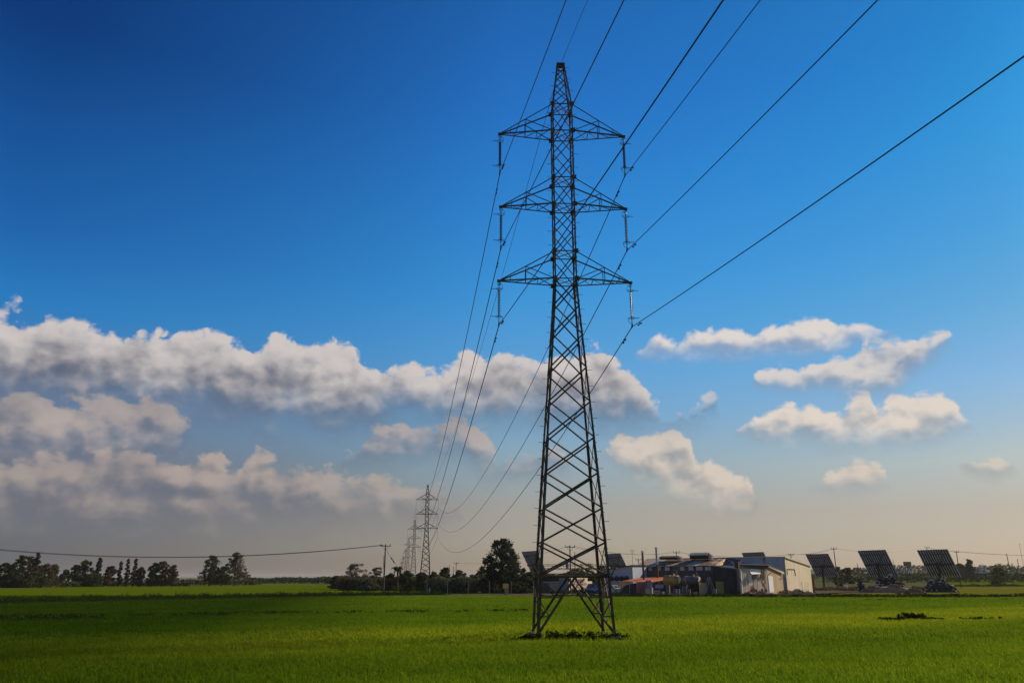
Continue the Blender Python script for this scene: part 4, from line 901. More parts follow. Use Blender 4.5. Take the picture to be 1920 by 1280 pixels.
# --- tanks
def tank(px0, px1, yc, r, Y, bands, label, m, m_end):
    c0 = zp(at(px0, Y), yc); c1 = zp(at(px1, Y), yc); mid = (c0 + c1) / 2; L_ = (c1 - c0).length / 2
    ax = A_; t = empty('storage_tank', (mid.x, mid.y, 0), 0, label, 'tank', 'tanks in front of the works'); zc = mid.z
    L_ *= 1.08
    mb = MB(); mb.lathe((0, 0, zc), [(r * .15, -L_ - .12), (r * .8, -L_ - .08), (r, -L_ + .05), (r, L_ - .05), (r * .8, L_ + .06), (r * .15, L_ + .1)], 18, ax); mb.build('shell', m, t, True)
    for u in bands:
        b = MB(); b.lathe((0, 0, zc), [(r * .9, u * L_ - .13), (r * 1.05, u * L_ - .12), (r * 1.05, u * L_ + .12), (r * .9, u * L_ + .13)], 18, ax); b.build('band', M_gold if m is M_gold else M_lightgrey, t)
    b = MB(); b.lathe((0, 0, zc), [(r * .2, L_ + .16), (r * .85, L_ + .14), (r * .9, L_ + .05)], 18, ax); b.build('end_cap', m_end, t)
    for u in (-.6, .6):
        b = MB(); q = ax * (u * L_); b.box(q + UP * (zc - r) / 2 + UP * 0, (.16, r * 1.6, max(.2, zc - r + .15)), PHI); b.build('leg', M_concrete if u < 0 else M_dark, t)
    b = MB(); b.tube([ax * (.35 * L_) + UP * (zc + r - .1), ax * (.35 * L_) + UP * (zc + r + .3)], .14, 8); b.tube([ax * (.8 * L_) + UP * (zc + r - .1), ax * (.8 * L_) + UP * (zc + r + .75)], .03, 5); b.build('valve', M_white, t)
tank(1248, 1274, 1087.2, .82, 141, (-.25, .25), 'gold brown round tank on a stand right of the red canopy', M_gold, M_dark)
tank(1284, 1312, 1087.5, .68, 141, (-.6,), 'grey tank with pinkish end plate, right of the gold one', mat('grey_tank', (.16, .14, .12), .7, 0, .2, 1.5), M_pink)
# --- boards, ladders, shelves, panels leaning about
def leaf_obj(name, label, cat, px, py0, py1, Y, w, m, extra=None, group=None, tilt=0.0, rz=-.3):
    p_ = at(px, Y); p_.z = 0; t = MB(); zt = ZH(py1, Y); zb = max(0, ZH(py0, Y)); t.poly([(-w / 2, 0, zb), (w / 2, 0, zb), (w / 2, tilt, zt), (-w / 2, tilt, zt)], .07)
    if extra: extra(t, zb, zt, w)
    o = t.build(name, m); o.location = p_; o.rotation_euler = (0, 0, rz); tag(o, label, cat, group); return o
leaf_obj('board_door', 'yellow plank door standing left of the tall step ladder', 'door', 1319, 1114, 1092.5, 139.5, 1.75, M_yellow, rz=.6, extra=lambda t, a, b, w: [t.box((x, -.05, (a + b) / 2), (.05, .06, b - a)) for x in (-.35, .05, .4)])
leaf_obj('panel', 'flat grey board hung under the end of the red canopy', 'panel', 1237, 1102, 1095, 141.5, 1.4, M_lightgrey)
leaf_obj('pallet', 'pale slatted pallet leaning below the gold tank', 'pallet', 1252, 1113, 1096.5, 140.5, .6, M_concrete, lambda t, a, b, w: [t.box((x, -.05, (a + b) / 2), (.08, .06, b - a)) for x in (-.25, .25)])
leaf_obj('cabinet', 'dark grey cupboard under the grey tank', 'cabinet', 1300, 1114, 1095, 141.5, 2.2, M_wall_dark, lambda t, a, b, w: [t.box((x, -.06, (a + b) / 2), (.06, .06, b - a)) for x in (-.3, .4)])
def ladder(px, Y, ytop, w, label, spread, rungs=9):
    p_ = at(px, Y); zt = ZH(ytop, Y); t = empty('ladder', (p_.x, p_.y, 0), -.2, label, 'ladder')
    for s in (-1, 1):
        if spread == 0 and s == 1: break
        mb = MB()
        for e in (-1, 1): mb.bar((e * w * .5 + (s * spread if spread else 0), s * .3, 0), (e * w * .36, 0, zt), .06)
        for q in range(rungs): f = (q + .5) / rungs; x = (s * spread if spread else 0) * (1 - f); mb.bar((x - w * .42, s * .3 * (1 - f), zt * f), (x + w * .42, s * .3 * (1 - f), zt * f), .045)
        mb.build('ladder_side', mat('pale_wood', (.50, .42, .32), .8), t)
ladder(1331, 139.5, 1081, .45, 'tall pale step ladder standing open before the dark shed', .85)
ladder(1284, 137, 1098.5, .75, 'short wooden ladder on the verge below the tanks', 0, 4)
# --- box truck with the laundry lettering
Tn = at(1067, 150); Tn.z = 0; tk = empty('box_truck', Tn, 0, 'cream box truck with laundry lettering, seen between the pylon legs', 'truck'); bl = oriented(tk)
tw, tl, z0, z1 = 2.1, 6.9, .75, 3.05; t0 = Tn - A_ * tw; t1 = Tn; t2 = Tn + B_v * tl
z1 = ZH(1080.5, 150); z0 = ZH(1106, 150)
mb = MB(); mb.poly([t0 + UP * z0, t1 + UP * z0, t1 + UP * z1, t0 + UP * z1], .08, -B_v); mb.poly([t0 + B_v * tl + UP * z0, t0 + UP * z0, t0 + UP * z1, t0 + B_v * tl + UP * z1], .08); bl(mb, 'rear_door', mat('grey_door', (.26, .29, .33), .6, 0, .1, 1))
mb = MB(); mb.poly([t1 + UP * z0, t2 + UP * z0, t2 + UP * z1, t1 + UP * z1], .08, A_); sidep = bl(mb, 'side_panel', M_peach)
mb = MB(); mb.poly([t0 + UP * z1 - B_v * .03, t1 + UP * (z1 + .01) + A_ * .03 - B_v * .03, t2 + A_ * .03 + UP * (z1 + .01), t2 - A_ * tw + UP * z1], .06, UP); bl(mb, 'roof', M_white)
mb = MB(); mb.box((t0 + t2) / 2 + UP * (z0 - .12), (tw * .8, tl, .2), PHI); bl(mb, 'chassis', M_dark)
mb = MB(); cb = (t0 + t1) / 2 + B_v * (tl + .95); mb.box(cb + UP * 1.25, (tw * .95, 1.7, 1.7), PHI); bl(mb, 'cab', M_white)
for v in (1.2, 5.6):
    for e in (0.02, -tw + .02):
        mb = MB(); c = t1 + A_ * (e - .12) + B_v * v + UP * .42; mb.lathe(c, [(.2, -.13), (.42, -.12), (.42, .12), (.2, .13)], 14, A_); bl(mb, 'wheel', M_rubber)
def text(body, size, u, z, par, rootloc, wid=None):
    cu = bpy.data.curves.new('lettering', 'FONT'); cu.body = body; cu.size = size; cu.align_x = 'CENTER'; cu.extrude = .012; cu.offset = 0.0
    tmp = bpy.data.objects.new('lettering_curve', cu); me = bpy.data.meshes.new_from_object(tmp); bpy.data.objects.remove(tmp)
    o = bpy.data.objects.new('lettering', me); COL.objects.link(o); me.materials.clear(); me.materials.append(M_inktxt); o.parent = par
    o.matrix_local = Matrix.Translation(t1 + B_v * u + A_ * .05 + UP * z - rootloc) @ Matrix((B_v, UP, A_)).transposed().to_4x4()
    return o
zmid = (z0 + z1) / 2
text('• • • •', .42, 4.2, z1 - .50, sidep, tk.location)
text('LAUNDRY', .88, 3.75, z1 - 1.05, sidep, tk.location); text('& DRY CLEANING LTD', .56, 3.6, z1 - 1.52, sidep, tk.location)
mb = MB()
for zq, u0, u1 in ((z1 - 1.80, 1.2, 6.2), (z1 - 2.05, .9, 5.6), (z1 - 2.32, 1.6, 6.5)): mb.bar(t1 + A_ * .05 + B_v * u0 + UP * zq, t1 + A_ * .05 + B_v * u1 + UP * zq, .02, .045)
mb.v = [tuple(Vector(v) - tk.location) for v in mb.v]; mb.build('painted_lines', M_inktxt, sidep)
# --- low shed with yellow edge left of the truck
Yn = at(1050, 158); Yn.z = 0; ys_ = empty('low_shed', Yn, 0, 'low shed with bright yellow roof edge and lit cream wall, left of the box truck', 'shed'); bl = oriented(ys_)
mb = MB(); a0, a1 = at(995, 160), at(1051, 155); mb.poly([zp(a0, 1111), zp(a1, 1111), zp(a1, 1090), zp(a0, 1090)], 3, -B_v); bl(mb, 'wall', mat('slate_blue_wall', (.20, .20, .20), .85, 0, .3, .7))
mb = MB(); mb.poly([zp(at(1031.5, 154), 1110), zp(at(1049, 154.5), 1110), zp(at(1049, 154.5), 1093), zp(at(1031.5, 154), 1093)], .12, Vector((.3, -1, 0))); bl(mb, 'lit_wall', M_cream)
mb = MB(); mb.bar(zp(at(994, 158), 1090.5), zp(at(1051, 153), 1090.5), .6, .10); bl(mb, 'roof_edge', M_white)
mb = MB(); mb.bar(zp(at(1016, 162), 1079.3), zp(at(1042, 160), 1079.3), .5, .18); bl(mb, 'upper_roof_edge', mat('yellow_paint', (.70, .50, .10), .6))
mb = MB(); mb.poly([zp(at(1014, 162), 1110), zp(at(1052, 160), 1110), zp(at(1052, 160), 1081), zp(at(1014, 162), 1081)], 3, -B_v); bl(mb, 'back_wall', M_wall_dark)
mb = MB(); mb.box(zp(at(1020, 157.5), 1100) - B_v * 1.6, (.9, .1, 1.1), PHI); bl(mb, 'window', M_glass)
# --- vehicles
def car(px, Y, rz, label, m, L_=4.2, Wd=1.7, H_=1.45, kind='parked_car'):
    p_ = at(px, Y); t = empty(kind, (p_.x, p_.y, 0), rz, label, 'car')
    prof_ = [(-.5, .30), (-.5, .62), (-.47, .86), (-.30, .92), (-.17, H_ * .97), (.13, H_), (.27, .95), (.46, .82), (.5, .62), (.5, .30)]
    def shell(y0, y1, pr, inset=0): return [Vector((x * L_, y0, z)) for x, z in pr], [Vector((x * L_, y1, z)) for x, z in pr]
    mb = MB(); n = len(prof_); l0 = [Vector((x * L_, -Wd / 2 + (.14 if z > .9 else 0), z)) for x, z in prof_]; l1 = [Vector((x * L_, Wd / 2 - (.14 if z > .9 else 0), z)) for x, z in prof_]
    mb.add(l0 + l1, [tuple(range(n)), tuple(reversed(range(n, 2 * n)))] + [(i, i + n, (i + 1) % n + n, (i + 1) % n) for i in range(n)]); body = mb.build('body', m, t)
    mb = MB(); y_ = Wd / 2 - .10
    for s in (-1, 1): mb.poly([(-.27 * L_, s * y_, .96), (.24 * L_, s * y_, .96), (.11 * L_, s * (y_ - .03), H_ * .94), (-.16 * L_, s * (y_ - .03), H_ * .92)], .04, (0, s, 0))
    mb.build('side_window', M_glass, t)
    mb = MB(); mb.poly([(.27 * L_ + .02, -.62, .97), (.27 * L_ + .02, .62, .97), (.14 * L_ + .02, .56, H_ * .97), (.14 * L_ + .02, -.56, H_ * .97)], .03); mb.build('windscreen', M_glass, t)
    for x in (-.32, .32):
        for s in (-1, 1):
            mb = MB(); mb.lathe((x * L_, s * (Wd / 2 - .08), .32), [(.15, -.1), (.32, -.09), (.32, .09), (.15, .1)], 12, (0, 1, 0)); w_ = mb.build('wheel', M_rubber, t)
            b = MB(); b.lathe((x * L_, s * (Wd / 2 + .01), .32), [(.02, -.02), (.19, -.01), (.19, .02)], 10, (0, 1, 0)); b.build('rim', M_lightgrey, w_)
    for s in (-1, 1): mb = MB(); mb.box((.495 * L_, s * .55, .68), (.06, .28, .14)); mb.build('headlight', M_white, t)
car(1148, 147, -.75, 'cream white car parked behind the right pylon leg', M_cream, 4.4)
car(1113, 150, -.6, 'pale blue car parked right of the box truck', mat('blue_car', (.22, .34, .50), .35, .1, .05, 1), 4.0, 1.7, 1.75)
# --- rubble, scrap heaps, brush: each heap one thing of many pieces
def heap(name, label, cat, px0, px1, ytop, Y, dep, pieces, mats, size):
    x0, x1 = GX(px0, Y), GX(px1, Y); xc = (x0 + x1) / 2; t = empty(name, (xc, Y, 0), 0, label, cat); H = max(.3, ZH(ytop, Y)); W_ = (x1 - x0) / 2
    for mi, (nm, m_, fr, kd_) in enumerate(mats):
        mb = MB()
        for i in range(int(pieces * fr)):
            u = random.uniform(-1, 1); h = H * (1 - abs(u) ** 3) * random.random() ** .6 * (.8 + .2 * math.sin(u * 9)); c = Vector((u * W_, random.uniform(-dep, dep) * (1 - h / H * .7), max(h - size * .3, size * .2)))
            if kd_ == 'box': mb.box(c, (size * random.uniform(.4, 1.3), size * random.uniform(.3, 1), size * random.uniform(.2, .7)), m=Matrix.Rotation(random.uniform(0, 3), 3, 'Z') @ Matrix.Rotation(random.uniform(-.7, .7), 3, 'X'))
            else:
                d = Vector((random.uniform(-1, 1), random.uniform(-1, 1), random.uniform(-.4, .6))).normalized() * size * random.uniform(.6, 1.5); mb.bar(c - d * .5, c + d * .5, .07)
        mb.build(nm, m_, t)
    mb = MB(); mb.lathe((0, 0, -.05), [(1.0, 0), (.85, H * .35), (.5, H * .62), (.1, H * .7)], 14); mb.v = [(v[0] * W_ * .9, v[1] * dep, v[2]) for v in mb.v]; mb.build('core', mats[0][1], t)
    return t
M_scrapw = mat('white_scrap', (.60, .60, .58), .6, 0, .2, 2); M_scrapb = mat('black_scrap', (.035, .032, .028), .9, 0, .4, 2)
heap('rubble_heap', 'brick rubble heap along the foot of the pale tin shed', 'rubble', 1386, 1455, 1107.5, 133, .9, 320, [('brick', M_rubble, .6, 'box'), ('stone', M_concrete, .3, 'box'), ('stick', M_dark, .1, 'bar')], .34)
heap('rubble_heap', 'orange brown rubble heap along the foot of the cream end wall', 'rubble', 1456, 1524, 1102.5, 141, .9, 320, [('brick', mat('orange_rubble', (.48, .30, .16), .95, 0, .4, 3), .7, 'box'), ('stone', M_concrete, .2, 'box'), ('stick', M_dark, .1, 'bar')], .34)
heap('scrap_heap', 'black and white scrap heap below the middle solar tracker', 'scrap heap', 1640, 1698, 1073.5, 178, 1.6, 620, [('black_piece', M_scrapb, .74, 'box'), ('white_piece', M_scrapw, .2, 'box'), ('rod', M_lightgrey, .06, 'bar')], .42)
heap('scrap_heap', 'black and white scrap heap below the right solar tracker, on a dark base', 'scrap heap', 1733, 1792, 1081, 162, 1.5, 560, [('black_piece', M_scrapb, .72, 'box'), ('white_piece', M_scrapw, .22, 'box'), ('rod', M_lightgrey, .06, 'bar')], .42)
heap('scrap_heap', 'low brown scrap heap in front of the middle solar tracker', 'scrap heap', 1606, 1732, 1093, 158, 1.2, 520, [('brown_piece', M_rubble, .6, 'box'), ('white_piece', M_concrete, .3, 'box'), ('stick', M_dark, .1, 'bar')], .36)
heap('scrap_heap', 'small dark scrap heap at the left of the low brown one', 'scrap heap', 1609, 1622, 1080, 165, .7, 130, [('black_piece', M_scrapb, .9, 'box'), ('scrap_pieces', M_scrapw, .1, 'box')], .34)
for (x0, y0, x1, y1, hw_, dn, hh, m_) in [(1375, 1114, 1525, 1113, 1.2, 4, .7, M_dry), (1520, 1106, 1640, 1108, 1.8, 4, .8, M_dry), (1560, 1104, 1740, 1103.5, 1.6, 3.5, .7, M_dry), (1195, 1117, 1380, 1117, .8, 3, .35, M_weed), (1680, 1116, 1740, 1116, .8, 6, .9, M_dry), (1150, 1117, 1200, 1117, .8, 4, .4, M_weed), (1030, 1112, 1150, 1112, 1.2, 5, .8, M_leafA)]:
    q = strip([gp(x0, y0), gp(x1, y1)], hw_, dn); tag(tufts('dry_brush' if m_ is M_dry else 'yard_weeds', q, hh * clumpy(q, 2.4, x0), .35, 26, .08, m_), kind='stuff')
# ------------------------------------------------------------------ solar trackers
def tracker():
    t = empty('solar_tracker', (0, 0, 0)); hc = 6.5; el_ = R(29); m = Matrix.Rotation(-(math.pi / 2 - el_), 3, 'X')     # panel plane faces +y, tilted up
    Wp, Hp = 8.7, 7.8
    def q(x, s, o): return Vector((0, 0, hc)) + Vector((x, 0, 0)) + Vector((0, -math.sin(el_), math.cos(el_))) * s + Vector((0, math.cos(el_), math.sin(el_))) * o
    nrm = Vector((0, math.cos(el_), math.sin(el_)))
    mb = MB()
    for i in range(12):
        x0 = -Wp / 2 + Wp * i / 12 + .03; x1 = -Wp / 2 + Wp * (i + 1) / 12 - .03
        for j in range(5):
            s0 = -Hp / 2 + Hp * j / 5 + .03; s1 = -Hp / 2 + Hp * (j + 1) / 5 - .03
            mb.poly([q(x0, s0, .30), q(x1, s0, .30), q(x1, s1, .30), q(x0, s1, .30)], .04, nrm)
    pn = mb.build('panel', M_panelback, t)
    mb = MB(); mb.poly([q(-Wp / 2, -Hp / 2, .318), q(Wp / 2, -Hp / 2, .318), q(Wp / 2, Hp / 2, .318), q(-Wp / 2, Hp / 2, .318)], .01, nrm); mb.build('glass_face', M_panelfront, t)
    for i in range(13):
        x = -Wp / 2 + Wp * i / 12; mb = MB(); mb.bar(q(x, -Hp / 2, .20), q(x, Hp / 2, .20), .24, .10, up=nrm); mb.build('rail', M_rail, t)
    for s in (-Hp * .38, Hp * .34): mb = MB(); mb.bar(q(-Wp / 2, s, .08), q(Wp / 2, s, .08), .12); mb.build('cross_beam', M_dark, t)
    mb = MB(); mb.tube([q(-Wp / 2 + .2, -.2, -.05), q(Wp / 2 - .2, -.2, -.05)], .20, 8); mb.build('torque_tube', M_dark, t)
    mb = MB(); mb.tube([(0, 0, 0), (0, 0, hc - .2)], .30, 10); mb.build('post', M_dark, t)
    mb = MB(); mb.box((0, 0, hc - .25), (.9, .9, .8)); mb.bar(Vector((0, 0, hc - 1.8)), q(0, -Hp * .3, .1), .14)
    for s in (-1, 1): mb.bar(q(s * .3, -.2, 0), q(s * Wp * .32, Hp * .34, .05), .10); mb.bar(q(s * .3, -.2, 0), q(s * Wp * .32, -Hp * .38, .05), .10)
    mb.build('drive_head', M_dark, t)
    return t
trk = tracker(); TM_ = child_map()
TRL = [(1541, 253, 'solar tracker panel just right of the cream warehouse'), (1645, 220, 'middle solar tracker of the three on the right, above the black scrap'), (1759, 216, 'rightmost solar tracker, standing beside the forked pole'),
       (1421, 238, 'solar tracker showing only its top above the warehouse roof'), (1157, 250, 'solar tracker behind the white roof edge, right of the pylon'), (1002, 228, 'solar tracker left of the pylon, above the olive trees')]
for i, (px, Y, lb) in enumerate(TRL):
    o = trk if i == 0 else copy_tree(trk, TM_)
    o.location = (GX(px, Y, 6.5), Y, gz(GX(px, Y), Y) - .1); o.rotation_euler = (0, 0, math.pi / 2 - R(63) - math.pi / 2); tag(o, lb, 'solar tracker', 'solar trackers around the works')
# ------------------------------------------------------------------ poles and overhead wires
def pole(px, ytop, Y, label, arm=1.9, kind='T', r=.13, m=None, lean=0.0, thin=False, group='utility poles', arms2=0):
    g0 = gz(GX(px, Y), Y); z = ZH(ytop, Y) - g0; t = empty('utility_pole', (GX(px, Y, z), Y, g0), 0, label, 'utility pole' if not thin else 'mast', group if not thin else None)
    if thin: t.name = 'mast'
    mb = MB(); mb.tube([(-lean * z, 0, -.1), (-lean * z * .4, 0, z * .6), (0, 0, z)], [r, r * .85, r * .65], 7); mb.build('shaft', m or M_wood, t)
    if kind in ('T', 'U'):
        mb = MB(); mb.box((0, -.12, z - .25), (arm, .11, .12)); ca = mb.build('crossarm', M_wood, t)
        for x in (-.46, 0, .46):
            b = MB(); x_ = x * arm; h0 = z - .2; b.lathe((x_, -.12, 0), [(.03, h0), (.07, h0 + .1), (.05, h0 + .2), (.07, h0 + .26), (.02, h0 + .36)] if kind == 'T' else [(.04, h0), (.05, h0 + .5), (.02, h0 + .55)], 6); b.build('insulator', M_glass_ins, t)
        if kind == 'T':
            mb = MB(); mb.bar((-arm * .35, -.12, z - .3), (0, -.05, z - 1.0), .04); mb.bar((arm * .35, -.12, z - .3), (0, -.05, z - 1.0), .04); mb.build('brace', M_dark, t)
    return t, z + g0

p1, z1p = pole(723, 1020.5, 153, 'wooden pole with crossarm standing alone in the left verge', 2.0, r=.17)
mb = MB(); mb.bar((-.35, -.1, z1p - 2.2), (-.1, -.1, z1p - 4.6), .07); mb.bar((-.35, -.1, z1p - 2.2), (-.05, -.1, z1p - 1.9), .06); mb.build('side_strut', M_wood, p1)
p3, z3p = pole(1068.5, 1022.5, 150, 'pole with transformer seen through the pylon base', 1.9, r=.14)
mb = MB(); mb.lathe((-.55, -.25, 0), [(.1, z3p - 4.1), (.32, z3p - 4.0), (.32, z3p - 3.0), (.1, z3p - 2.9)], 10); mb.bar((-.9, -.2, z3p - 4.2), (.2, -.2, z3p - 4.2), .1); mb.build('transformer', M_lightgrey, p3)
POL = [(1077.5, 1034, 160, 'thin plain pole right of the transformer pole', 0, 'N', .09, 0, False), (855.5, 1054, 300, 'small far pole with crossarm above the bushes, left of the big pine', 2.0, 'T', .14, 0, False),
       (843, 1058, 305, 'smaller far post left of the far crossarm pole', 0, 'N', .14, 0, False), (850.5, 1062, 310, 'shortest far post between two others', .8, 'N', .14, 0, False),
       (1185, 1029, 190, 'slim antenna mast left of the hall roof', 1.2, 'A', .06, 0, True), (1197, 1047, 230, 'short far pole just left of the rusty chimney', 1.6, 'T', .12, 0, False),
       (1268, 1034, 205, 'pole with forked crossarm rising behind the hall ridge', 1.6, 'U', .13, 0, False), (1482.5, 1038, 230, 'pole top rising behind the cream end wall', 1.6, 'T', .13, 0, False),
       (1563, 1027, 225, 'tall pole in front of the first solar tracker edge', 1.5, 'U', .15, 0, False), (1737.5, 1025, 300, 'pole top showing above the rightmost solar tracker', 1.8, 'U', .16, 0, False),
       (1793, 1033, 240, 'tall pole right of the rightmost solar tracker', 1.6, 'U', .15, .015, False), (1674.5, 1048, 350, 'thin far post right of the middle solar tracker', 0, 'N', .12, 0, False),
       (1887, 1037, 300, 'leaning bare pole near the right edge', 0, 'N', .17, -.04, False), (1912.5, 1018, 420, 'tall thin mast at the right edge', 1.0, 'A', .10, 0, True), (1910, 1047, 520, 'short dark post beside the tall mast', 0, 'N', .3, 0, True),
       (1607.5, 1056, 228, 'grey post at the left edge of the middle solar tracker', 0, 'N', .12, 0, False), (1850, 1063, 420, 'white post in the scrub right of the pine', 0, 'N', .2, 0, True)]
TOPS = {}
for px, yt, Y, lb, arm, kd, r, ln, thin in POL:
    t, zt = pole(px, yt, Y, lb, arm, kd, r, None if not thin else M_lightgrey, ln, thin); TOPS[px] = Vector((GX(px, Y, zt), Y, zt))
    if kd == 'A': mb = MB(); h = zt - t.location.z; mb.bar((-arm / 2, 0, h - .3), (arm / 2, 0, h - .3), .08); mb.bar((-arm / 3, 0, h - .8), (arm / 3, 0, h - .8), .08); mb.build('aerial', M_lightgrey, t)
TOPS[723] = Vector((GX(723, 153, z1p), 153, z1p)); TOPS[1068.5] = Vector((GX(1068.5, 150, z3p), 150, z3p)); T0 = Vector((GX(-75, 150, 9), 150, ZH(1021, 150)))
pl0 = empty('utility_pole', (T0.x, T0.y, 0), 0, 'wooden pole just outside the left edge carrying the long wire', 'utility pole', 'utility poles'); mb = MB(); mb.tube([(0, 0, -.1), (0, 0, T0.z)], [.17, .12], 7); mb.build('shaft', M_wood, pl0); mb = MB(); mb.box((0, -.12, T0.z - .25), (1.9, .11, .12)); mb.build('crossarm', M_wood, pl0)
def wire(a, b, sag, offs, label, r=.02, n=24, grp=None):
    mb = MB()
    for dx in offs: mb.tube(sagline(a + Vector((dx, 0, -.05)), b + Vector((dx, 0, -.05)), sag, n), r, 4)
    o = mb.build('overhead_wire', M_wire); tag(o, label, 'overhead wire', grp or 'low voltage wires')
for dz, w_ in ((0, 'upper'), (-.16, 'lower')):
    wire(T0 + Vector((0, 0, dz)), TOPS[723] + Vector((-.4, 0, dz * .3)), 2.15, (0,), 'long sagging wire over the left trees, %s of the pair' % w_, .035, 40)
def link(a, b, sag, lb, r=.025): wire(TOPS[a], TOPS[b], sag, (-.6, .6), lb, r)
link(1068.5, 1268, 1.0, 'faint pair of wires from the transformer pole over the chimneys'); link(1268, 1482.5, 1.0, 'faint pair of wires over the warehouse roof')
link(1482.5, 1563, .6, 'faint pair of wires above the first solar tracker'); link(1563, 1737.5, 1.4, 'faint pair of wires above the middle solar tracker'); link(1737.5, 1793, .4, 'short pair of wires above the rightmost solar tracker')
wire(TOPS[1793], TOPS[1793] + Vector((60, 10, .3)), 1.2, (-.6, .6), 'pair of wires leaving over the right edge', .03)
wire(TOPS[855.5], TOPS[1068.5], 1.4, (0,), 'thin wire from the far crossarm pole behind the pine', .025)
wire(TOPS[723] + Vector((.2, 0, -.8)), Vector((GX(744, 170), 170, 5.0)), .3, (0,), 'guy wire slanting down right of the lone wooden pole', .03)
mb = MB(); e0 = TOPS[723] + Vector((.2, 0, -.8)); e1 = Vector((GX(744, 170), 170, 5.0))
for f in (.45, .62): c = e0.lerp(e1, f) - Vector((0, 0, .28)); d = (e1 - e0).normalized(); mb.tube([c - d * .9, c + d * .9], .12, 6)
o = mb.build('guy_insulator', M_glass_ins); tag(o, 'two dark insulators strung on the guy wire of the lone pole', 'insulator')
# ------------------------------------------------------------------ fences
def fence(name, pts, n, h, label, m=M_lightgrey, crook=True, r=.045):
    P0 = gp(*pts[0]); t = empty(name, P0, 0, label, 'fence')
    base = [gp(*p) - P0 for p in pts]; segs = list(zip(base[:-1], base[1:])); tot = sum((b - a).length for a, b in segs); out = []
    for i in range(n):
        d = tot * i / (n - 1); 
        for a, b in segs:
            l_ = (b - a).length
            if d <= l_ + 1e-6: out.append(a.lerp(b, min(1, d / l_))); break
            d -= l_
    for p in out:
        mb = MB(); mb.tube([p, p + UP * h] + ([p + UP * (h + .35) + Vector((-.22, -.1, 0))] if crook else []), r, 5); mb.build('fence_post', m, t)
    mb = MB()
    for z in np.linspace(.15, h, 6):
        for a, b in zip(out[:-1], out[1:]): mb.bar(a + UP * z, b + UP * z, .012)
    mb.build('fence_wire', M_wire, t)
fence('wire_fence', [(800, 1115), (1000, 1116.5)], 6, 2.0, 'wire fence with crooked concrete posts along the olive trees', mat('old_post', (.15, .14, .13), .9), r=.045)
fence('wire_fence', [(1526, 1098.5), (1640, 1099)], 5, 1.8, 'wire fence with pale posts below the first solar tracker', M_lightgrey)
mb = MB(); g_ = gp(805.5, 1113); mb.tube([g_, g_ + UP * .95], .06, 6); o = mb.build('marker_post', M_white); tag(o, 'short white marker post in the verge below the second pylon', 'post')
# rusted orange tank body behind the fence, white drum, pale roof pieces
mb = MB(); g_ = gp(948, 1113.5); oc = empty('rusted_cabinet', g_, 0, 'orange rusted cabinet behind the fence under the big pine', 'cabinet')
mb.box((0, 0, 1.35), (.95, .6, .8)); mb.build('upper_box', M_orange, oc); mb = MB(); mb.box((.15, 0, .45), (.75, .55, .9)); mb.build('lower_box', mat('flaked_paint', (.42, .26, .16), .9, 0, .7, 4), oc); mb = MB(); mb.box((0, -.31, 1.35), (.7, .03, .6)); mb.build('door', M_orange, oc)
mb = MB(); g_ = gp(1587.5, 1104.5); dr = empty('white_drum', g_, 0, 'small white drum standing in the brush right of the warehouse', 'drum')
mb.lathe((0, 0, 0), [(.2, 0), (.30, .04), (.30, .85), (.26, .92)], 12); mb.build('drum', M_white, dr); mb = MB(); mb.lathe((0, 0, .90), [(.27, 0), (.29, .04), (.05, .10)], 12); mb.build('lid', M_white, dr)
# water tower far right
wt = empty('water_tower', (GX(1706, 640), 640, gz(GX(1706, 640), 640)), 0, 'small boxy water tower above the far trees between the two trackers', 'water tower'); zt = ZH(1052, 640) - wt.location.z
mb = MB(); mb.box((0, 0, zt - 1.9), (4.2, 4.2, 3.4)); mb.build('tank', mat('tower_brown', (.13, .08, .05), .9), wt); mb = MB()
for sx, sy in ((-1, -1), (1, -1), (1, 1), (-1, 1)): mb.bar((sx * 1.4, sy * 1.4, 0), (sx * 1.1, sy * 1.1, zt - 3.6), .4)
mb.build('leg', M_dark, wt)
# far pale houses
def house(px, ytop, ybot, Y, wpx, label, rz=.3, roof=(.30, .16, .10), wallc=(.62, .56, .48)):
    g0 = gz(GX(px, Y), Y); w = wpx / F * Y; zt = ZH(ytop, Y) - g0; t = empty('far_house', (GX(px, Y), Y, g0), rz, label, 'house', 'small far houses')
    mb = MB(); mb.box((0, 0, zt * .36), (w, w * .8, zt * .72)); mb.build('wall', mat('house_wall', wallc, .9, 0, .08, .5), t)
    mb = MB(); h = zt; e = zt * .70; W2 = w / 2 + .3; D2 = w * .4 + .3
    mb.add([(-W2, -D2, e), (W2, -D2, e), (W2, D2, e), (-W2, D2, e), (-W2, 0, h), (W2, 0, h)], [(0, 1, 5, 4), (2, 3, 4, 5), (0, 4, 3), (1, 2, 5), (0, 3, 2, 1)]); mb.build('roof', mat('house_roof', roof, .9, 0, .15, .5), t)
    for q in (-.25, .2): mb = MB(); mb.box((q * w, -w * .4 - .03, zt * .38), (w * .12, .06, zt * .25)); mb.build('window', M_glass, t)
house(113, 1083.5, 1096, 330, 14, 'pale little house between the left tree clumps', .4)
house(131, 1086, 1096, 335, 11, 'orange lit little house just right of the palest one on the left', -.7, (.55, .50, .44), (.66, .40, .20))
house(60, 1085, 1096, 330, 10, 'white house half hidden under the spire tree', .2)
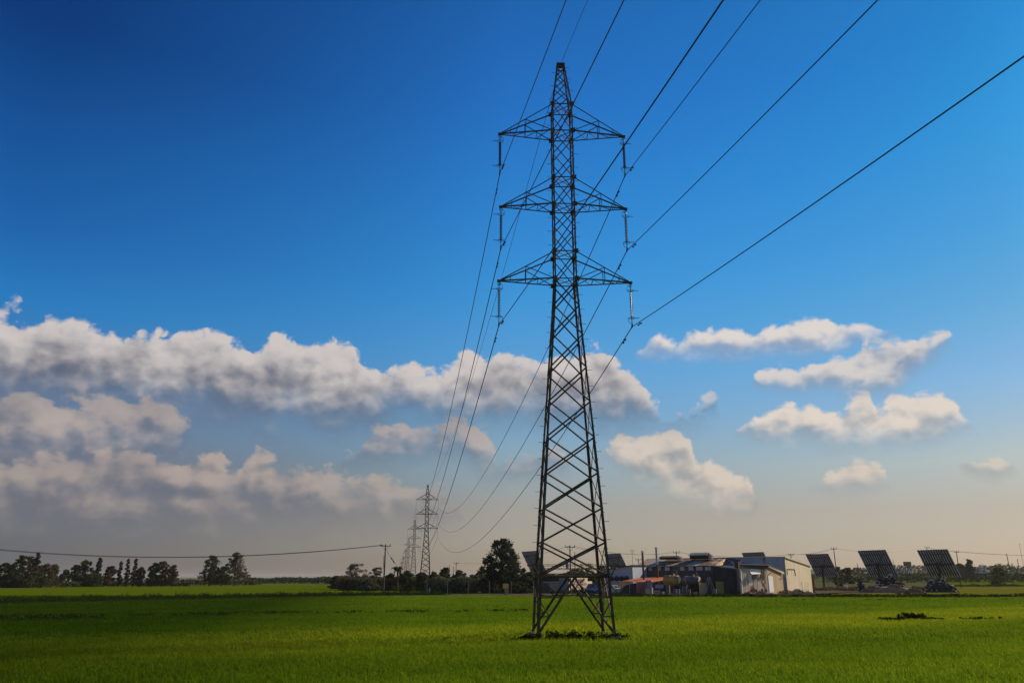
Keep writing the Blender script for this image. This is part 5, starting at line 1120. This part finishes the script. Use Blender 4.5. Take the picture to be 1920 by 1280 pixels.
for i, (px, yt, w, lb) in enumerate([(1846, 1057.5, 9, 'white far house on the slope left of the flat topped wood'), (1812, 1067, 10, 'low white building below the far pine'), (1829, 1068, 8, 'low cream building right of the far pine'), (1893, 1067.5, 14, 'long low white building behind the lone bush'), (1905, 1065.5, 5, 'tiny bright white hut left of the tall mast'), (1704, 1067, 9, 'pale green far house under the water tower'), (1855, 1068, 9, 'tiny pale building behind the white post'), (1785, 1072, 6, 'small pale hut at the edge of the last solar tracker')]):
    house(px, yt, 0, 700 if i != 3 else 640, w, lb, .3 + i, (.5, .48, .46), (.7, .68, .64))
# ------------------------------------------------------------------ clutter before the works
def barrel(px, py, m, label, r=.30, h=.9):
    g_ = gp(px, py); b_ = empty('barrel', g_, 0, label, 'barrel'); mb = MB(); mb.lathe((0, 0, 0), [(r * .96, 0), (r, .03), (r, h * .33), (r * 1.05, h * .35), (r, h * .37), (r, h * .66), (r * 1.05, h * .68), (r, h * .7), (r, h - .03), (r * .96, h)], 12); mb.build('drum_body', m, b_)
    mb = MB(); mb.lathe((0, 0, h), [(r * .9, 0), (r * .9, .02)], 12); mb.build('lid', M_lightgrey, b_)
M_rustb = mat('barrel_rust', (.22, .10, .06), .85, 0, .4, 3)
barrel(1266, 1115.5, M_rustb, 'rusty barrel below the gold tank')
barrel(1272, 1115, mat('barrel_blue', (.10, .16, .26), .6), 'blue barrel beside the rusty one below the gold tank')
barrel(1292, 1115.5, M_rustb, 'rust brown barrel before the dark cupboard')
barrel(1341, 1115, mat('barrel_grey', (.22, .21, .20), .8), 'grey barrel at the foot of the tall step ladder')
def crate(px, py, sz, rz, m, label):
    g_ = gp(px, py); c_ = empty('crate', g_, rz, label, 'crate')
    mb = MB()
    for z in (.12, .5, .88): mb.box((0, -sz / 2, z * sz), (sz, .03, sz * .26)); mb.box((sz / 2, 0, z * sz), (.03, sz, sz * .26)); mb.box((-sz / 2, 0, z * sz), (.03, sz, sz * .26)); mb.box((0, sz / 2, z * sz), (sz, .03, sz * .26))
    mb.build('slats', m, c_); mb = MB()
    for sx in (-1, 1):
        for sy in (-1, 1): mb.box((sx * (sz / 2 - .03), sy * (sz / 2 - .03), sz / 2), (.05, .05, sz))
    mb.build('corner_post', m, c_)
M_cw = mat('crate_wood', (.48, .36, .22), .85, 0, .3, 4)
crate(1231, 1116, .8, .3, M_cw, 'wooden crate under the grey board at the canopy end'); crate(1241, 1116, .6, .8, M_concrete, 'small grey crate left of the pale pallet')
crate(1304, 1116.5, .55, .2, M_cw, 'small wooden crate before the dark cupboard'); crate(1373, 1115, .7, .5, M_dark, 'dark crate right of the orange board')
crate(1447, 1113, .9, .4, M_white, 'white block lying on the rubble before the white door')
def plank(px, py, L_, rz, tilt, m, label):
    g_ = gp(px, py); mb = MB(); mb.box((0, 0, .0), (L_, .22, .05)); o = mb.build('plank', m); o.location = g_ + Vector((0, 0, .12 + abs(math.sin(tilt)) * L_ / 2)); o.rotation_euler = (0, tilt, rz); tag(o, label, 'plank')
plank(1346, 1119, 1.6, .3, .25, M_white, 'pale plank thrown on the verge below the step ladder'); plank(1520, 1112, 1.8, .1, .05, M_white, 'white plank lying right of the rubble heaps')
plank(1717, 1108, 3.2, -.2, .22, M_white, 'long pale board sloping off the low brown scrap heap'); plank(1484, 1116, 1.2, .5, .1, M_cw, 'short brown plank on the verge before the cream end wall')
# ------------------------------------------------------------------ haze
M_h = bpy.data.materials.new('air'); M_h.use_nodes = True; M_h.node_tree.nodes.clear(); ho = M_h.node_tree.nodes.new('ShaderNodeOutputMaterial'); hv = M_h.node_tree.nodes.new('ShaderNodeVolumePrincipled')
hv.inputs['Color'].default_value = (.86, .82, .78, 1); hv.inputs['Density'].default_value = .00009; hv.inputs['Anisotropy'].default_value = .2; M_h.node_tree.links.new(hv.outputs[0], ho.inputs['Volume'])
HAZE = True
if HAZE:
    mb = MB(); mb.box((0, 4500, 24), (19000, 10400, 52)); o = mb.build('haze', M_h); tag(o, kind='stuff')
